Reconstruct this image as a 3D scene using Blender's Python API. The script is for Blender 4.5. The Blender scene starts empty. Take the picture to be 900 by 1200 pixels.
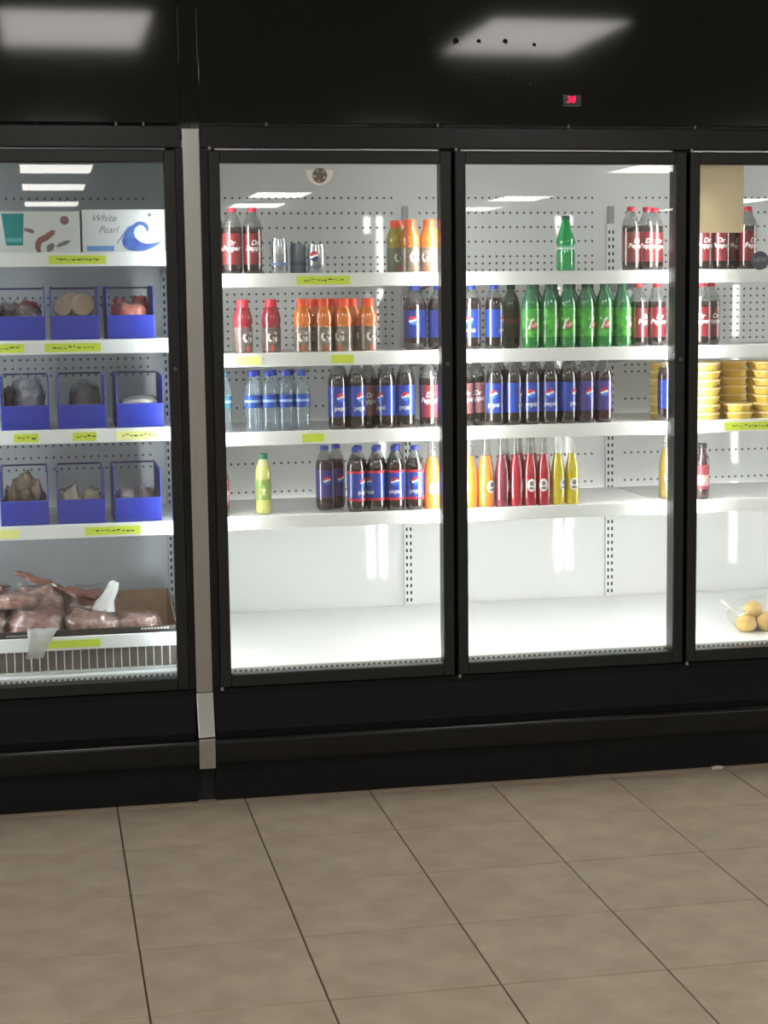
import bpy, math, random
from mathutils import Vector, Matrix, noise

# ------------------------------------------------------------------ camera, world, exposure
scene = bpy.context.scene
C = scene.collection
YAW, PITCH, ROLL, FPX = 0.1941, 0.1210, 0.0123, 2028.3
cam_d = bpy.data.cameras.new('camera')
cam = bpy.data.objects.new('camera', cam_d)
C.objects.link(cam)
fw = Vector((math.sin(YAW) * math.cos(PITCH), math.cos(YAW) * math.cos(PITCH), -math.sin(PITCH)))
rt = Vector((math.cos(YAW), -math.sin(YAW), 0))
dn = fw.cross(rt)
r2 = rt * math.cos(ROLL) + dn * math.sin(ROLL)
d2 = dn * math.cos(ROLL) - rt * math.sin(ROLL)
M4 = Matrix.Identity(4)
for i in range(3):
    M4[i][0] = r2[i]; M4[i][1] = -d2[i]; M4[i][2] = -fw[i]
M4[0][3], M4[1][3], M4[2][3] = -1.261, -5.2704, 1.5345
cam.matrix_world = M4
cam_d.sensor_fit = 'VERTICAL'
cam_d.sensor_height = 24.0
cam_d.lens = 24.0 * FPX / 1200.0
cam_d.clip_end = 60
scene.camera = cam

world = bpy.data.worlds.new('world')
scene.world = world
world.use_nodes = True
world.node_tree.nodes['Background'].inputs[0].default_value = (0.5, 0.5, 0.5, 1)
world.node_tree.nodes['Background'].inputs[1].default_value = 0.02

scene.view_settings.view_transform = 'Standard'
scene.view_settings.look = 'None'
scene.view_settings.gamma = 1.0
scene.view_settings.use_curve_mapping = False
scene.view_settings.exposure = 0.0

TROFFER_POWER = 13.0          # radiance of the shop's ceiling lights
TUBE_POWER = 33.0            # radiance of the tubes inside the right-hand cooler
TUBE_POWER_OLD = 27.0         # the older cooler on the left has weaker tubes
rnd = random.Random(7)

# ------------------------------------------------------------------ materials
def lin(c):
    return tuple((x / 12.92 if x <= 0.04045 else ((x + 0.055) / 1.055) ** 2.4) for x in (v / 255.0 for v in c))

MATS = {}
def mat(name, rgb=(200, 200, 200), rough=0.5, metal=0.0, spec=0.5, coat=0.0, noise_amt=0.0, noise_scale=20.0,
        rgb2=None, bump=0.0, bump_scale=80.0, stretch=None, emit=0.0, subsurf=0.0, detail=3.0):
    if name in MATS:
        return MATS[name]
    m = bpy.data.materials.new(name)
    m.use_nodes = True
    nt = m.node_tree
    b = nt.nodes['Principled BSDF']
    col = lin(rgb) + (1,)
    b.inputs['Base Color'].default_value = col
    b.inputs['Roughness'].default_value = rough
    b.inputs['Metallic'].default_value = metal
    b.inputs['Specular IOR Level'].default_value = spec
    b.inputs['Coat Weight'].default_value = coat
    b.inputs['Coat Roughness'].default_value = 0.06
    b.inputs['Coat IOR'].default_value = 1.65
    if subsurf:
        b.inputs['Subsurface Weight'].default_value = subsurf
        b.inputs['Subsurface Radius'].default_value = (0.01, 0.006, 0.004)
    if emit:
        b.inputs['Emission Color'].default_value = col
        b.inputs['Emission Strength'].default_value = emit
    tc = nt.nodes.new('ShaderNodeTexCoord')
    src = tc.outputs['Object']
    if stretch:
        mp = nt.nodes.new('ShaderNodeMapping')
        mp.inputs['Scale'].default_value = stretch
        nt.links.new(src, mp.inputs[0]); src = mp.outputs[0]
    if noise_amt:
        n = nt.nodes.new('ShaderNodeTexNoise')
        n.inputs['Scale'].default_value = noise_scale
        n.inputs['Detail'].default_value = detail
        nt.links.new(src, n.inputs['Vector'])
        r = nt.nodes.new('ShaderNodeValToRGB')
        c2 = lin(rgb2) if rgb2 else tuple(x * (1 - noise_amt) for x in col[:3])
        r.color_ramp.elements[0].position = 0.35; r.color_ramp.elements[0].color = c2 + (1,)
        r.color_ramp.elements[1].position = 0.65; r.color_ramp.elements[1].color = col
        nt.links.new(n.outputs['Fac'], r.inputs[0])
        nt.links.new(r.outputs[0], b.inputs['Base Color'])
    if bump:
        n2 = nt.nodes.new('ShaderNodeTexNoise')
        n2.inputs['Scale'].default_value = bump_scale
        n2.inputs['Detail'].default_value = 4
        nt.links.new(src, n2.inputs['Vector'])
        bp = nt.nodes.new('ShaderNodeBump')
        bp.inputs['Strength'].default_value = bump
        bp.inputs['Distance'].default_value = 0.01
        nt.links.new(n2.outputs['Fac'], bp.inputs['Height'])
        nt.links.new(bp.outputs[0], b.inputs['Normal'])
    MATS[name] = m
    return m

def clear(name, tint=(255, 255, 255), base=0.05, body=0.0, body_rgb=(220, 220, 220), rough=0.02, bump=0.0, bump_scale=30, edge=0.6):
    """Thin clear sheet: transparent, a little own colour, mirror reflection rising at grazing angles."""
    if name in MATS:
        return MATS[name]
    m = bpy.data.materials.new(name)
    m.use_nodes = True
    nt = m.node_tree
    for n in list(nt.nodes):
        nt.nodes.remove(n)
    out = nt.nodes.new('ShaderNodeOutputMaterial')
    tr = nt.nodes.new('ShaderNodeBsdfTransparent'); tr.inputs[0].default_value = lin(tint) + (1,)
    gl = nt.nodes.new('ShaderNodeBsdfGlossy'); gl.inputs['Roughness'].default_value = rough
    lw = nt.nodes.new('ShaderNodeLayerWeight'); lw.inputs['Blend'].default_value = 0.5
    pw = nt.nodes.new('ShaderNodeMath'); pw.operation = 'POWER'; pw.inputs[1].default_value = 5
    ma = nt.nodes.new('ShaderNodeMath'); ma.operation = 'MULTIPLY_ADD'
    ma.inputs[1].default_value = edge; ma.inputs[2].default_value = base
    mx = nt.nodes.new('ShaderNodeMixShader')
    nt.links.new(lw.outputs['Facing'], pw.inputs[0])
    nt.links.new(pw.outputs[0], ma.inputs[0])
    nt.links.new(ma.outputs[0], mx.inputs[0])
    src = tr.outputs[0]
    if body:
        df = nt.nodes.new('ShaderNodeBsdfDiffuse'); df.inputs[0].default_value = lin(body_rgb) + (1,)
        m2 = nt.nodes.new('ShaderNodeMixShader'); m2.inputs[0].default_value = body
        nt.links.new(tr.outputs[0], m2.inputs[1]); nt.links.new(df.outputs[0], m2.inputs[2])
        src = m2.outputs[0]
    if bump:
        tc = nt.nodes.new('ShaderNodeTexCoord')
        n2 = nt.nodes.new('ShaderNodeTexNoise'); n2.inputs['Scale'].default_value = bump_scale
        nt.links.new(tc.outputs['Object'], n2.inputs['Vector'])
        bp = nt.nodes.new('ShaderNodeBump'); bp.inputs['Strength'].default_value = bump; bp.inputs['Distance'].default_value = 0.02
        nt.links.new(n2.outputs['Fac'], bp.inputs['Height']); nt.links.new(bp.outputs[0], gl.inputs['Normal'])
    nt.links.new(src, mx.inputs[1]); nt.links.new(gl.outputs[0], mx.inputs[2])
    nt.links.new(mx.outputs[0], out.inputs[0])
    MATS[name] = m
    return m

def emitter(name, rgb, strength):
    m = bpy.data.materials.new(name); m.use_nodes = True
    nt = m.node_tree
    for n in list(nt.nodes): nt.nodes.remove(n)
    out = nt.nodes.new('ShaderNodeOutputMaterial'); e = nt.nodes.new('ShaderNodeEmission')
    e.inputs[0].default_value = lin(rgb) + (1,); e.inputs[1].default_value = strength
    nt.links.new(e.outputs[0], out.inputs[0])
    return m

BLACK = mat('black_powder_coat', (10, 14, 13), 0.3, spec=0.35)
BLACK_GLOSS = mat('black_gloss_sheet', (22, 25, 23), 0.07, spec=0.36, bump=0.004, bump_scale=5)
BLACK_SOFT = mat('black_rubber', (7, 7, 7), 0.5, spec=0.25)
FRAME = mat('charcoal_door_frame', (18, 23, 22), 0.35, spec=0.4)
BLACK_MATTE = mat('black_matte_sheet', (8, 9, 9), 0.5, spec=0.12)
STEEL = mat('brushed_steel', (180, 182, 184), 0.24, metal=1.0, stretch=(60, 60, 1.0), noise_amt=0.06, noise_scale=4)
WHITE = mat('white_enamel', (224, 226, 227), 0.06, spec=0.5)
WHITE_OLD = mat('aged_white_enamel', (186, 190, 194), 0.22, spec=0.5, noise_amt=0.06, noise_scale=4)
WHITE_SHELF = mat('white_shelf_coat', (234, 235, 235), 0.3)
DECK = mat('white_deck_coat', (236, 237, 238), 0.32)
HOLE = mat('dark_hole', (92, 94, 98), 0.9)
HOLE_DARK = mat('black_slot', (22, 22, 24), 0.9)
PANE = clear('door_glass', (247, 250, 249), base=0.045, rough=0.0)
TUBE_M = emitter('tube_light', (255, 252, 247), TUBE_POWER)
TUBE_OLD_M = emitter('old_tube_light', (245, 250, 255), TUBE_POWER_OLD)
TROFFER_M = emitter('troffer_diffuser', (255, 249, 242), TROFFER_POWER)
TAG = mat('neon_yellow_card', (214, 232, 74), 0.6)
TAG_PALE = mat('pale_yellow_card', (238, 240, 150), 0.6)
INK = mat('dark_ink', (60, 70, 40), 0.7)
BLUE_BIN = mat('blue_bin_plastic', (42, 56, 164), 0.35, noise_amt=0.12, noise_scale=12, subsurf=0.0)
CARD = mat('brown_cardboard', (150, 122, 98), 0.8, noise_amt=0.15, noise_scale=30)
WIRE = mat('white_wire', (215, 218, 216), 0.35)

# ------------------------------------------------------------------ mesh helpers
class MB:
    def __init__(s): s.v = []; s.f = []; s.m = []
    def add(s, vs, fs, mi=0):
        o = len(s.v); s.v += [tuple(v) for v in vs]
        s.f += [tuple(i + o for i in f) for f in fs]; s.m += [mi] * len(fs); return s
    def box(s, x0, x1, y0, y1, z0, z1, mi=0):
        return s.add([(x0, y0, z0), (x1, y0, z0), (x1, y1, z0), (x0, y1, z0), (x0, y0, z1), (x1, y0, z1), (x1, y1, z1), (x0, y1, z1)],
                     [(0, 3, 2, 1), (4, 5, 6, 7), (0, 1, 5, 4), (1, 2, 6, 5), (2, 3, 7, 6), (3, 0, 4, 7)], mi)
    def prism_x(s, prof, x0, x1, mi=0):          # profile of (y, z), anticlockwise seen from +x
        n = len(prof)
        vs = [(x0, y, z) for y, z in prof] + [(x1, y, z) for y, z in prof]
        fs = [tuple(range(n))[::-1], tuple(range(n, 2 * n))] + [(i, (i + 1) % n, n + (i + 1) % n, n + i) for i in range(n)]
        return s.add(vs, fs, mi)
    def plate(s, pts, y0, y1, mi=0):              # polygon of (x, z) facing -y, from y0 (front) to y1
        n = len(pts)
        vs = [(x, y0, z) for x, z in pts] + [(x, y1, z) for x, z in pts]
        fs = [tuple(range(n)), tuple(range(n, 2 * n))[::-1]] + [(i, n + i, n + (i + 1) % n, (i + 1) % n) for i in range(n)]
        return s.add(vs, fs, mi)
    def lathe(s, prof, n=20, mi=0, mfun=None, cx=0, cy=0):
        vs = []; fs = []; ms = []
        k = len(prof)
        for r, z in prof:
            for j in range(n):
                a = 2 * math.pi * j / n
                vs.append((cx + max(r, 1e-5) * math.cos(a), cy + max(r, 1e-5) * math.sin(a), z))
        o = len(s.v); s.v += vs
        for i in range(k - 1):
            zc = (prof[i][1] + prof[i + 1][1]) / 2
            for j in range(n):
                a = i * n + j; b = i * n + (j + 1) % n
                s.f.append((o + a, o + b, o + b + n, o + a + n)); s.m.append(mfun(zc) if mfun else mi)
        s.f.append(tuple(o + j for j in range(n))[::-1]); s.m.append(mfun(prof[0][1]) if mfun else mi)
        s.f.append(tuple(o + (k - 1) * n + j for j in range(n))); s.m.append(mfun(prof[-1][1]) if mfun else mi)
        return s
    def tube(s, pts, r, n=8, mi=0):
        pts = [Vector(p) for p in pts]; o = len(s.v)
        for i, p in enumerate(pts):
            d = (pts[min(i + 1, len(pts) - 1)] - pts[max(i - 1, 0)]).normalized()
            u = d.cross(Vector((0, 0, 1)))
            if u.length < 1e-3: u = d.cross(Vector((1, 0, 0)))
            u.normalize(); w = d.cross(u)
            for j in range(n):
                a = 2 * math.pi * j / n
                s.v.append(tuple(p + r * (math.cos(a) * u + math.sin(a) * w)))
        for i in range(len(pts) - 1):
            for j in range(n):
                a = o + i * n + j; b = o + i * n + (j + 1) % n
                s.f.append((a, b, b + n, a + n)); s.m.append(mi)
        s.f.append(tuple(o + j for j in range(n))[::-1]); s.m.append(mi)
        s.f.append(tuple(o + (len(pts) - 1) * n + j for j in range(n))); s.m.append(mi)
        return s
    def disc_y(s, cx, cz, r, y0, y1, n=20, mi=0, rz=None):
        rz = rz or r
        return s.plate([(cx + r * math.cos(2 * math.pi * j / n), cz + rz * math.sin(2 * math.pi * j / n)) for j in range(n)], y0, y1, mi)
    def mesh(s, name, mats, smooth=False, ang=38):
        me = bpy.data.meshes.new(name)
        me.from_pydata(s.v, [], s.f)
        for m in (mats if isinstance(mats, (list, tuple)) else [mats]): me.materials.append(m)
        me.polygons.foreach_set('material_index', s.m)
        if smooth:
            me.polygons.foreach_set('use_smooth', [True] * len(me.polygons))
            me.set_sharp_from_angle(angle=math.radians(ang))
        me.update()
        return me
    def build(s, name, mats, parent=None, smooth=False, bevel=0.0, loc=None, kind=None, label=None, ang=38):
        o = bpy.data.objects.new(name, s.mesh(name, mats, smooth, ang))
        C.objects.link(o)
        if parent: o.parent = parent
        if loc: o.location = loc
        if kind: o['kind'] = kind
        if label: o['label'] = label
        if bevel:
            b = o.modifiers.new('bevel', 'BEVEL'); b.width = bevel; b.segments = 2; b.limit_method = 'ANGLE'
        return o

def tag(o, label, cat, group=None):
    o['label'] = label; o['category'] = cat
    if group: o['group'] = group
    return o
def thing(name, loc, label=None, cat=None, group=None, rz=0.0):
    o = bpy.data.objects.new(name, None); C.objects.link(o)
    o.empty_display_size = 0.05
    o.location = loc; o.rotation_euler = (0, 0, rz)
    if label: tag(o, label, cat, group)
    return o
def struct(name, mb, m, **k):
    o = mb.build(name, m, **k); o['kind'] = 'structure'; return o
def copy_tree(o, parent=None):
    c = o.copy(); C.objects.link(c); c.parent = parent
    for ch in KIDS.get(o.name, []):
        copy_tree(ch, c)
    return c
KIDS = {}
def register(o):
    KIDS[o.name] = [c for c in o.children]
    for c in o.children: register(c)

_txt = {}
def text_polys(body, size=1.0, shear=0.0, bold=0.0):
    key = (body, size, shear, bold)
    if key in _txt: return _txt[key]
    cu = bpy.data.curves.new('lettering', 'FONT')
    cu.body = body; cu.size = size; cu.shear = shear; cu.offset = bold * size
    cu.align_x = 'CENTER'; cu.align_y = 'CENTER'; cu.resolution_u = 3
    cu.space_line = 0.75
    o = bpy.data.objects.new('lettering', cu); C.objects.link(o)
    dg = bpy.context.evaluated_depsgraph_get(); dg.update()
    me = bpy.data.meshes.new_from_object(o.evaluated_get(dg))
    vs = [(v.co.x, v.co.y) for v in me.vertices]; fs = [tuple(p.vertices) for p in me.polygons]
    bpy.data.objects.remove(o); bpy.data.curves.remove(cu); bpy.data.meshes.remove(me)
    _txt[key] = (vs, fs); return _txt[key]
def flat_text(mb, body, cx, y, cz, size, shear=0.0, bold=0.0, mi=0, rot=0.0):
    vs, fs = text_polys(body, size, shear, bold)
    c, s = math.cos(rot), math.sin(rot)
    mb.add([(cx + x * c - z * s, y, cz + x * s + z * c) for x, z in vs], fs, mi)
def wrap_pts(pts, R):                             # (u, z) -> on a cylinder, u = 0 faces -y
    return [(R * math.sin(u / R), -R * math.cos(u / R), z) for u, z in pts]
def wrap_poly(mb, pts, R, mi=0):
    """fills a convex-ish outline as thin vertical strips wrapped round the bottle"""
    mb.add(wrap_pts(pts, R), [tuple(range(len(pts)))], mi)
def wrap_disc(mb, cu, cz, ru, rz, R, mi=0, lo=-1.0, hi=1.0, wave=0.0, n=14):
    """slice of a disc between two wavy lines, as a strip of quads along u"""
    vs = []; fs = []
    for i in range(n + 1):
        t = -1 + 2 * i / n
        h = math.sqrt(max(0.0, 1 - t * t))
        a = max(-h, min(h, lo + (wave * math.sin(t * 2.2) if lo > -0.99 else 0)))
        b = max(-h, min(h, hi + (wave * math.sin(t * 2.2) if hi < 0.99 else 0)))
        vs += [(cu + ru * t, cz + rz * a), (cu + ru * t, cz + rz * b)]
    for i in range(n):
        fs.append((2 * i, 2 * i + 2, 2 * i + 3, 2 * i + 1))
    mb.add(wrap_pts(vs, R), fs, mi)
def wrap_text(mb, body, cu, cz, size, R, mi=0, shear=0.0, bold=0.0, rot=0.0):
    vs, fs = text_polys(body, size, shear, bold)
    c, s = math.cos(rot), math.sin(rot)
    mb.add(wrap_pts([(cu + x * c - z * s, cz + x * s + z * c) for x, z in vs], R), fs, mi)

def blob(rx, ry, rz, seed=0, amp=0.25, freq=2.0, sub=16, flat=0.0, boxy=1.0):
    mb = MB(); n = sub; k = sub // 2 + 1; off = Vector((seed * 3.1, seed * 1.7, seed * 5.3))
    for i in range(k + 1):
        th = math.pi * i / k
        for j in range(n):
            ph = 2 * math.pi * j / n
            d = Vector((math.sin(th) * math.cos(ph), math.sin(th) * math.sin(ph), math.cos(th)))
            q = 1 + amp * noise.noise(d * freq + off) + amp * 0.4 * noise.noise(d * freq * 3 + off)
            e = Vector([math.copysign(abs(c) ** boxy, c) for c in d])
            z = e.z * rz * q
            if z < -rz * (1 - flat): z = -rz * (1 - flat)
            mb.v.append((e.x * rx * q, e.y * ry * q, z))
    for i in range(k):
        for j in range(n):
            a = i * n + j; b = i * n + (j + 1) % n
            mb.f.append((a, a + n, b + n, b)); mb.m.append(0)
    zmin = min(v[2] for v in mb.v)
    mb.v = [(x, y, z - zmin) for x, y, z in mb.v]
    return mb

ORD = ['first', 'second', 'third', 'fourth', 'fifth', 'sixth', 'seventh', 'eighth', 'ninth', 'tenth']
NUM = ['', 'one', 'two', 'three', 'four', 'five', 'six', 'seven', 'eight', 'nine', 'ten']

# ------------------------------------------------------------------ the room
CEIL = 2.75
RX0, RX1, RY0, RY1 = -7.5, 9.0, -18.0, 0.98
TILE = 0.395
TX0, TY0 = -1.079 - 5 * TILE, -0.452 + 2 * TILE
def tile_material():
    m = mat('beige_floor_tile', (162, 149, 132), 0.5, spec=0.35, noise_amt=0.3, noise_scale=9, rgb2=(147, 134, 118), bump=0.12, bump_scale=70, detail=8)
    return m
TILE_M = tile_material()
GROUT = mat('dark_grout', (62, 52, 43), 0.9, noise_amt=0.2, noise_scale=40)

def floor_material():
    m = bpy.data.materials.new('far_floor_tiling'); m.use_nodes = True
    nt = m.node_tree; b = nt.nodes['Principled BSDF']
    tc = nt.nodes.new('ShaderNodeTexCoord'); mp = nt.nodes.new('ShaderNodeMapping')
    mp.inputs['Location'].default_value = (-TX0 + TILE * 40, -TY0 + TILE * 60, 0)
    br = nt.nodes.new('ShaderNodeTexBrick')
    br.offset = 0.0; br.squash = 1.0
    br.inputs['Color1'].default_value = lin((160, 147, 130)) + (1,)
    br.inputs['Color2'].default_value = lin((154, 141, 125)) + (1,)
    br.inputs['Mortar'].default_value = lin((62, 52, 43)) + (1,)
    br.inputs['Scale'].default_value = 1.0
    br.inputs['Mortar Size'].default_value = 0.003
    br.inputs['Brick Width'].default_value = TILE
    br.inputs['Row Height'].default_value = TILE
    nt.links.new(tc.outputs['Object'], mp.inputs[0]); nt.links.new(mp.outputs[0], br.inputs['Vector'])
    nt.links.new(br.outputs['Color'], b.inputs['Base Color'])
    b.inputs['Roughness'].default_value = 0.5
    return m
FAR_FLOOR = floor_material()

NX, NY = 15, 12
FX0, FX1 = TX0, TX0 + NX * TILE                    # tiles one by one in here, tiled material beyond
FY1, FY0 = TY0 + TILE, TY0 + TILE - NY * TILE
fb = MB()
fb.box(FX0, FX1, FY0, FY1, -0.06, -0.004, 0)
fb.box(RX0, FX0, RY0, RY1, -0.06, 0.0, 1)
fb.box(FX1, RX1, RY0, RY1, -0.06, 0.0, 1)
fb.box(FX0, FX1, RY0, FY0, -0.06, 0.0, 1)
fb.box(FX0, FX1, FY1, RY1, -0.06, 0.0, 1)
floor = struct('floor', fb, [GROUT, FAR_FLOOR])
g = 0.0021
def tile_mesh():
    h = TILE / 2 - g; e = 0.002
    mb = MB()
    vs = [(-h, -h, -0.004), (h, -h, -0.004), (h, h, -0.004), (-h, h, -0.004),
          (-h, -h, -e * 0.6), (h, -h, -e * 0.6), (h, h, -e * 0.6), (-h, h, -e * 0.6),
          (-h + e, -h + e, 0), (h - e, -h + e, 0), (h - e, h - e, 0), (-h + e, h - e, 0)]
    fs = [(3, 2, 1, 0)]
    for o in (0, 4):
        for i in range(4):
            fs.append((o + i, o + (i + 1) % 4, o + 4 + (i + 1) % 4, o + 4 + i))
    fs.append((8, 9, 10, 11))
    mb.add(vs, fs)
    return mb.mesh('tile', TILE_M)
TMESH = tile_mesh()
for i in range(NX):
    for j in range(NY):
        o = bpy.data.objects.new('tile', TMESH); C.objects.link(o); o.parent = floor
        o.location = (FX0 + (i + 0.5) * TILE, FY1 - (j + 0.5) * TILE, rnd.uniform(-0.0004, 0.0003))
        o.rotation_euler = (0, 0, rnd.choice((0, math.pi / 2, math.pi, -math.pi / 2)))

WALLM = mat('painted_wall', (188, 184, 176), 0.8)
struct('ceiling', MB().box(RX0, RX1, RY0, RY1, CEIL, CEIL + 0.08), mat('ceiling_board', (205, 202, 196), 0.9, noise_amt=0.08, noise_scale=60))
struct('wall_back', MB().box(RX0, RX1, RY1, RY1 + 0.1, -0.06, CEIL), WALLM)
struct('wall_front', MB().box(RX0, RX1, RY0 - 0.1, RY0, -0.06, CEIL), WALLM)
struct('wall_left', MB().box(RX0 - 0.1, RX0, RY0, RY1, -0.06, CEIL), WALLM)
struct('wall_right', MB().box(RX1, RX1 + 0.1, RY0, RY1, -0.06, CEIL), WALLM)

# shop ceiling lights (behind the camera; they light the floor and show mirrored in header and door glass)
lt = thing('ceiling_light', (0, 0, 0), 'flat white rectangular ceiling light recessed in the shop ceiling', 'light', 'shop ceiling lights')
fr = MB()
LW, LL = 0.31, 0.52
fr.box(-LW - .03, LW + .03, -LL - .03, -LL, -.025, 0); fr.box(-LW - .03, LW + .03, LL, LL + .03, -.025, 0)
fr.box(-LW - .03, -LW, -LL, LL, -.025, 0); fr.box(LW, LW + .03, -LL, LL, -.025, 0)
fr.build('frame', mat('light_trim', (230, 230, 228), 0.5), lt)
MB().box(-LW, LW, -LL, LL, -.018, -.002).build('diffuser', TROFFER_M, lt)
register(lt)
first = True
for cx, rows in ((-6.0, (-2.65, -5.3, -8.0, -10.7, -13.4, -16.1)), (-3.5, (-2.65, -5.3, -8.0, -10.7, -13.4, -16.1)), (-1.07, (-2.65, -8.0, -10.5, -12.9, -15.9)),
                 (1.42, (-2.65, -8.0, -14.2, -16.3)), (4.4, (-2.65, -5.3, -8.0, -10.3, -14.9, -17.2)), (7.4, (-2.65, -5.3, -8.0, -10.7, -13.2, -15.4, -17.2))):
    for cy in rows:
        o = lt if first else copy_tree(lt); first = False
        o.location = (cx - (0.42 if cx == 1.42 and cy == -2.65 else 0.0), cy, CEIL)

# ------------------------------------------------------------------ the two coolers
YB = 0.72            # inner back wall
YG = 0.0             # glass plane
DOOR = 0.762

def hexes(mb, pts, y, r, rz=None, n=6):
    for x, z in pts:
        mb.add([(x + r * math.cos(2 * math.pi * j / n), y, z + (rz or r) * math.sin(2 * math.pi * j / n)) for j in range(n)], [tuple(range(n))])

def make_door(cooler, x0, x1, name_label=None):
    """door leaf between x0 and x1: frame of four bars, pane, gasket, hinge pins, lock"""
    zt, zb = 1.990, 0.354
    gt, gb = 1.951, 0.394
    s = 0.034
    d = MB()
    d.box(x0, x0 + s, -0.022, 0.020, zb, zt); d.box(x1 - s, x1, -0.022, 0.020, zb, zt)
    d.box(x0 + s, x1 - s, -0.022, 0.020, gt, zt); d.box(x0 + s, x1 - s, -0.022, 0.020, zb, gb)
    door = d.build('door', FRAME, cooler, bevel=0.004)
    MB().box(x0 + s - .004, x1 - s + .004, -0.006, 0.0, gb - .004, gt + .004).build('pane', PANE, door)
    hg = mat('bright_pin', (190, 190, 185), 0.3, metal=0.8)
    for z in (zt + 0.004, zb - 0.004):
        MB().lathe([(0.004, z - 0.005), (0.0055, z - .003), (0.0055, z + .003), (0.003, z + 0.006)], 10, cx=x0 + 0.004, cy=-0.020).build('hinge_pin', hg, door, smooth=True)
    lk = MB().disc_y(x1 - 0.016, 1.34, 0.006, -0.028, -0.020, 14)
    lk.build('lock', mat('grey_lock', (92, 94, 92), 0.4, metal=0.6), door)
    return door

def make_tube(cooler, x, m, z0=0.455, z1=1.86, y=0.072):
    t = MB().tube([(x, y, z0), (x, y, z1)], 0.0125, 12)
    tb = t.build('light_tube', m, cooler, smooth=True)
    for z in (z0, z1):
        MB().box(x - .012, x + .012, y - .016, y + .012, z - .014 if z == z0 else z, z if z == z0 else z + .014).build('tube_socket', WHITE_SHELF, tb)
    return tb

def lower_body(cooler, x0, x1, m_slope):
    """sloped lower panel, bumper edge and kick plate"""
    y = lambda v: v
    p = MB().prism_x([(0.02, 0.352), (-0.014, 0.352), (-0.018, 0.330), (-0.052, 0.225), (-0.052, 0.200), (0.02, 0.200)][::-1], x0, x1)
    p.build('lower_panel', m_slope, cooler, bevel=0.003)
    b = MB().prism_x([(0.0, 0.204), (-0.052, 0.204), (-0.058, 0.2025), (-0.0625, 0.199), (-0.065, 0.194), (-0.066, 0.188), (-0.066, 0.130), (-0.060, 0.122), (0.0, 0.122)][::-1], x0, x1)
    b.build('bumper', mat('bumper_black', (8, 9, 9), 0.22, spec=0.32), cooler, smooth=True, ang=35)
    k = MB().box(x0, x1, -0.026, 0.03, 0.0, 0.126)
    k.build('kick_plate', BLACK_SOFT, cooler)

def shell(cooler, x0, x1, inner, hole_rows, uprights, xi0, xi1):
    """insulated carcass: back, ends, top, bottom, header; returns the back panel"""
    MB().box(x0, xi0, 0.03, YB + 0.06, 0.0, 2.10).build('end_wall', inner, cooler)
    MB().box(xi1, x1, 0.03, YB + 0.06, 0.0, 2.10).build('end_wall', inner, cooler)
    back = MB().box(xi0, xi1, YB, YB + 0.06, 0.0, 2.10).build('back_panel', inner, cooler)
    MB().box(xi0, xi1, 0.03, YB, 2.02, 2.10).build('inner_roof', inner, cooler)
    MB().box(xi0, xi1, 0.03, YB, 0.30, 0.36).build('inner_floor', inner, cooler)
    # perforation
    hm = MB(); pts = []
    n0 = int(math.floor((xi0 + .02) / .0252)); n1 = int((xi1 - .02) / .0252)
    for i in range(n0, n1 + 1):
        x = i * .0252 + 0.006
        if any(abs(x - u) < 0.046 for u in uprights) or x < xi0 + .02: continue
        for z in hole_rows: pts.append((x, z))
    hexes(hm, pts, YB - 0.0006, 0.0046)
    hm.build('perforation', HOLE, back, kind='stuff')
    for u in uprights:
        if u < xi0 + .02 or u > xi1 - .012: continue
        up = MB().box(u - .016, u + .016, YB - .016, YB - .0007, 0.455, 1.80).build('shelf_upright', inner, cooler)
        sl = MB()
        z = 0.475
        pts = []
        while z < 1.79:
            for sx in (-.0072, .0072): pts.append((u + sx, z))
            z += 0.0254
        for x, z in pts:
            sl.add([(x - .0032, YB - .0166, z - .0062), (x + .0032, YB - .0166, z - .0062), (x + .0032, YB - .0166, z + .0062), (x - .0032, YB - .0166, z + .0062)], [(0, 1, 2, 3)])
        sl.build('slot_row', HOLE_DARK, up, kind='stuff')
        MB().box(u - .010, u + .010, YB - .020, YB - .0007, 1.80, 1.862).build('upright_cap', mat('grey_plate', (150, 153, 156), 0.4), up)
    return back

def frame_bars(cooler, x0, x1, gaps):
    """black front frame: top bar under the header, bottom bar, mullions behind the door gaps"""
    MB().box(x0, x1, -0.010, 0.03, 1.996, 2.062).build('top_frame', BLACK, cooler, bevel=0.003)
    MB().box(x0, x1, -0.004, 0.03, 0.30, 0.351).build('bottom_frame', BLACK, cooler)
    for gx in gaps:
        w = 0.034
        MB().box(max(x0, gx - w), min(x1, gx + w), 0.022, 0.055, 0.352, 1.996).build('mullion', BLACK, cooler)

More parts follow.
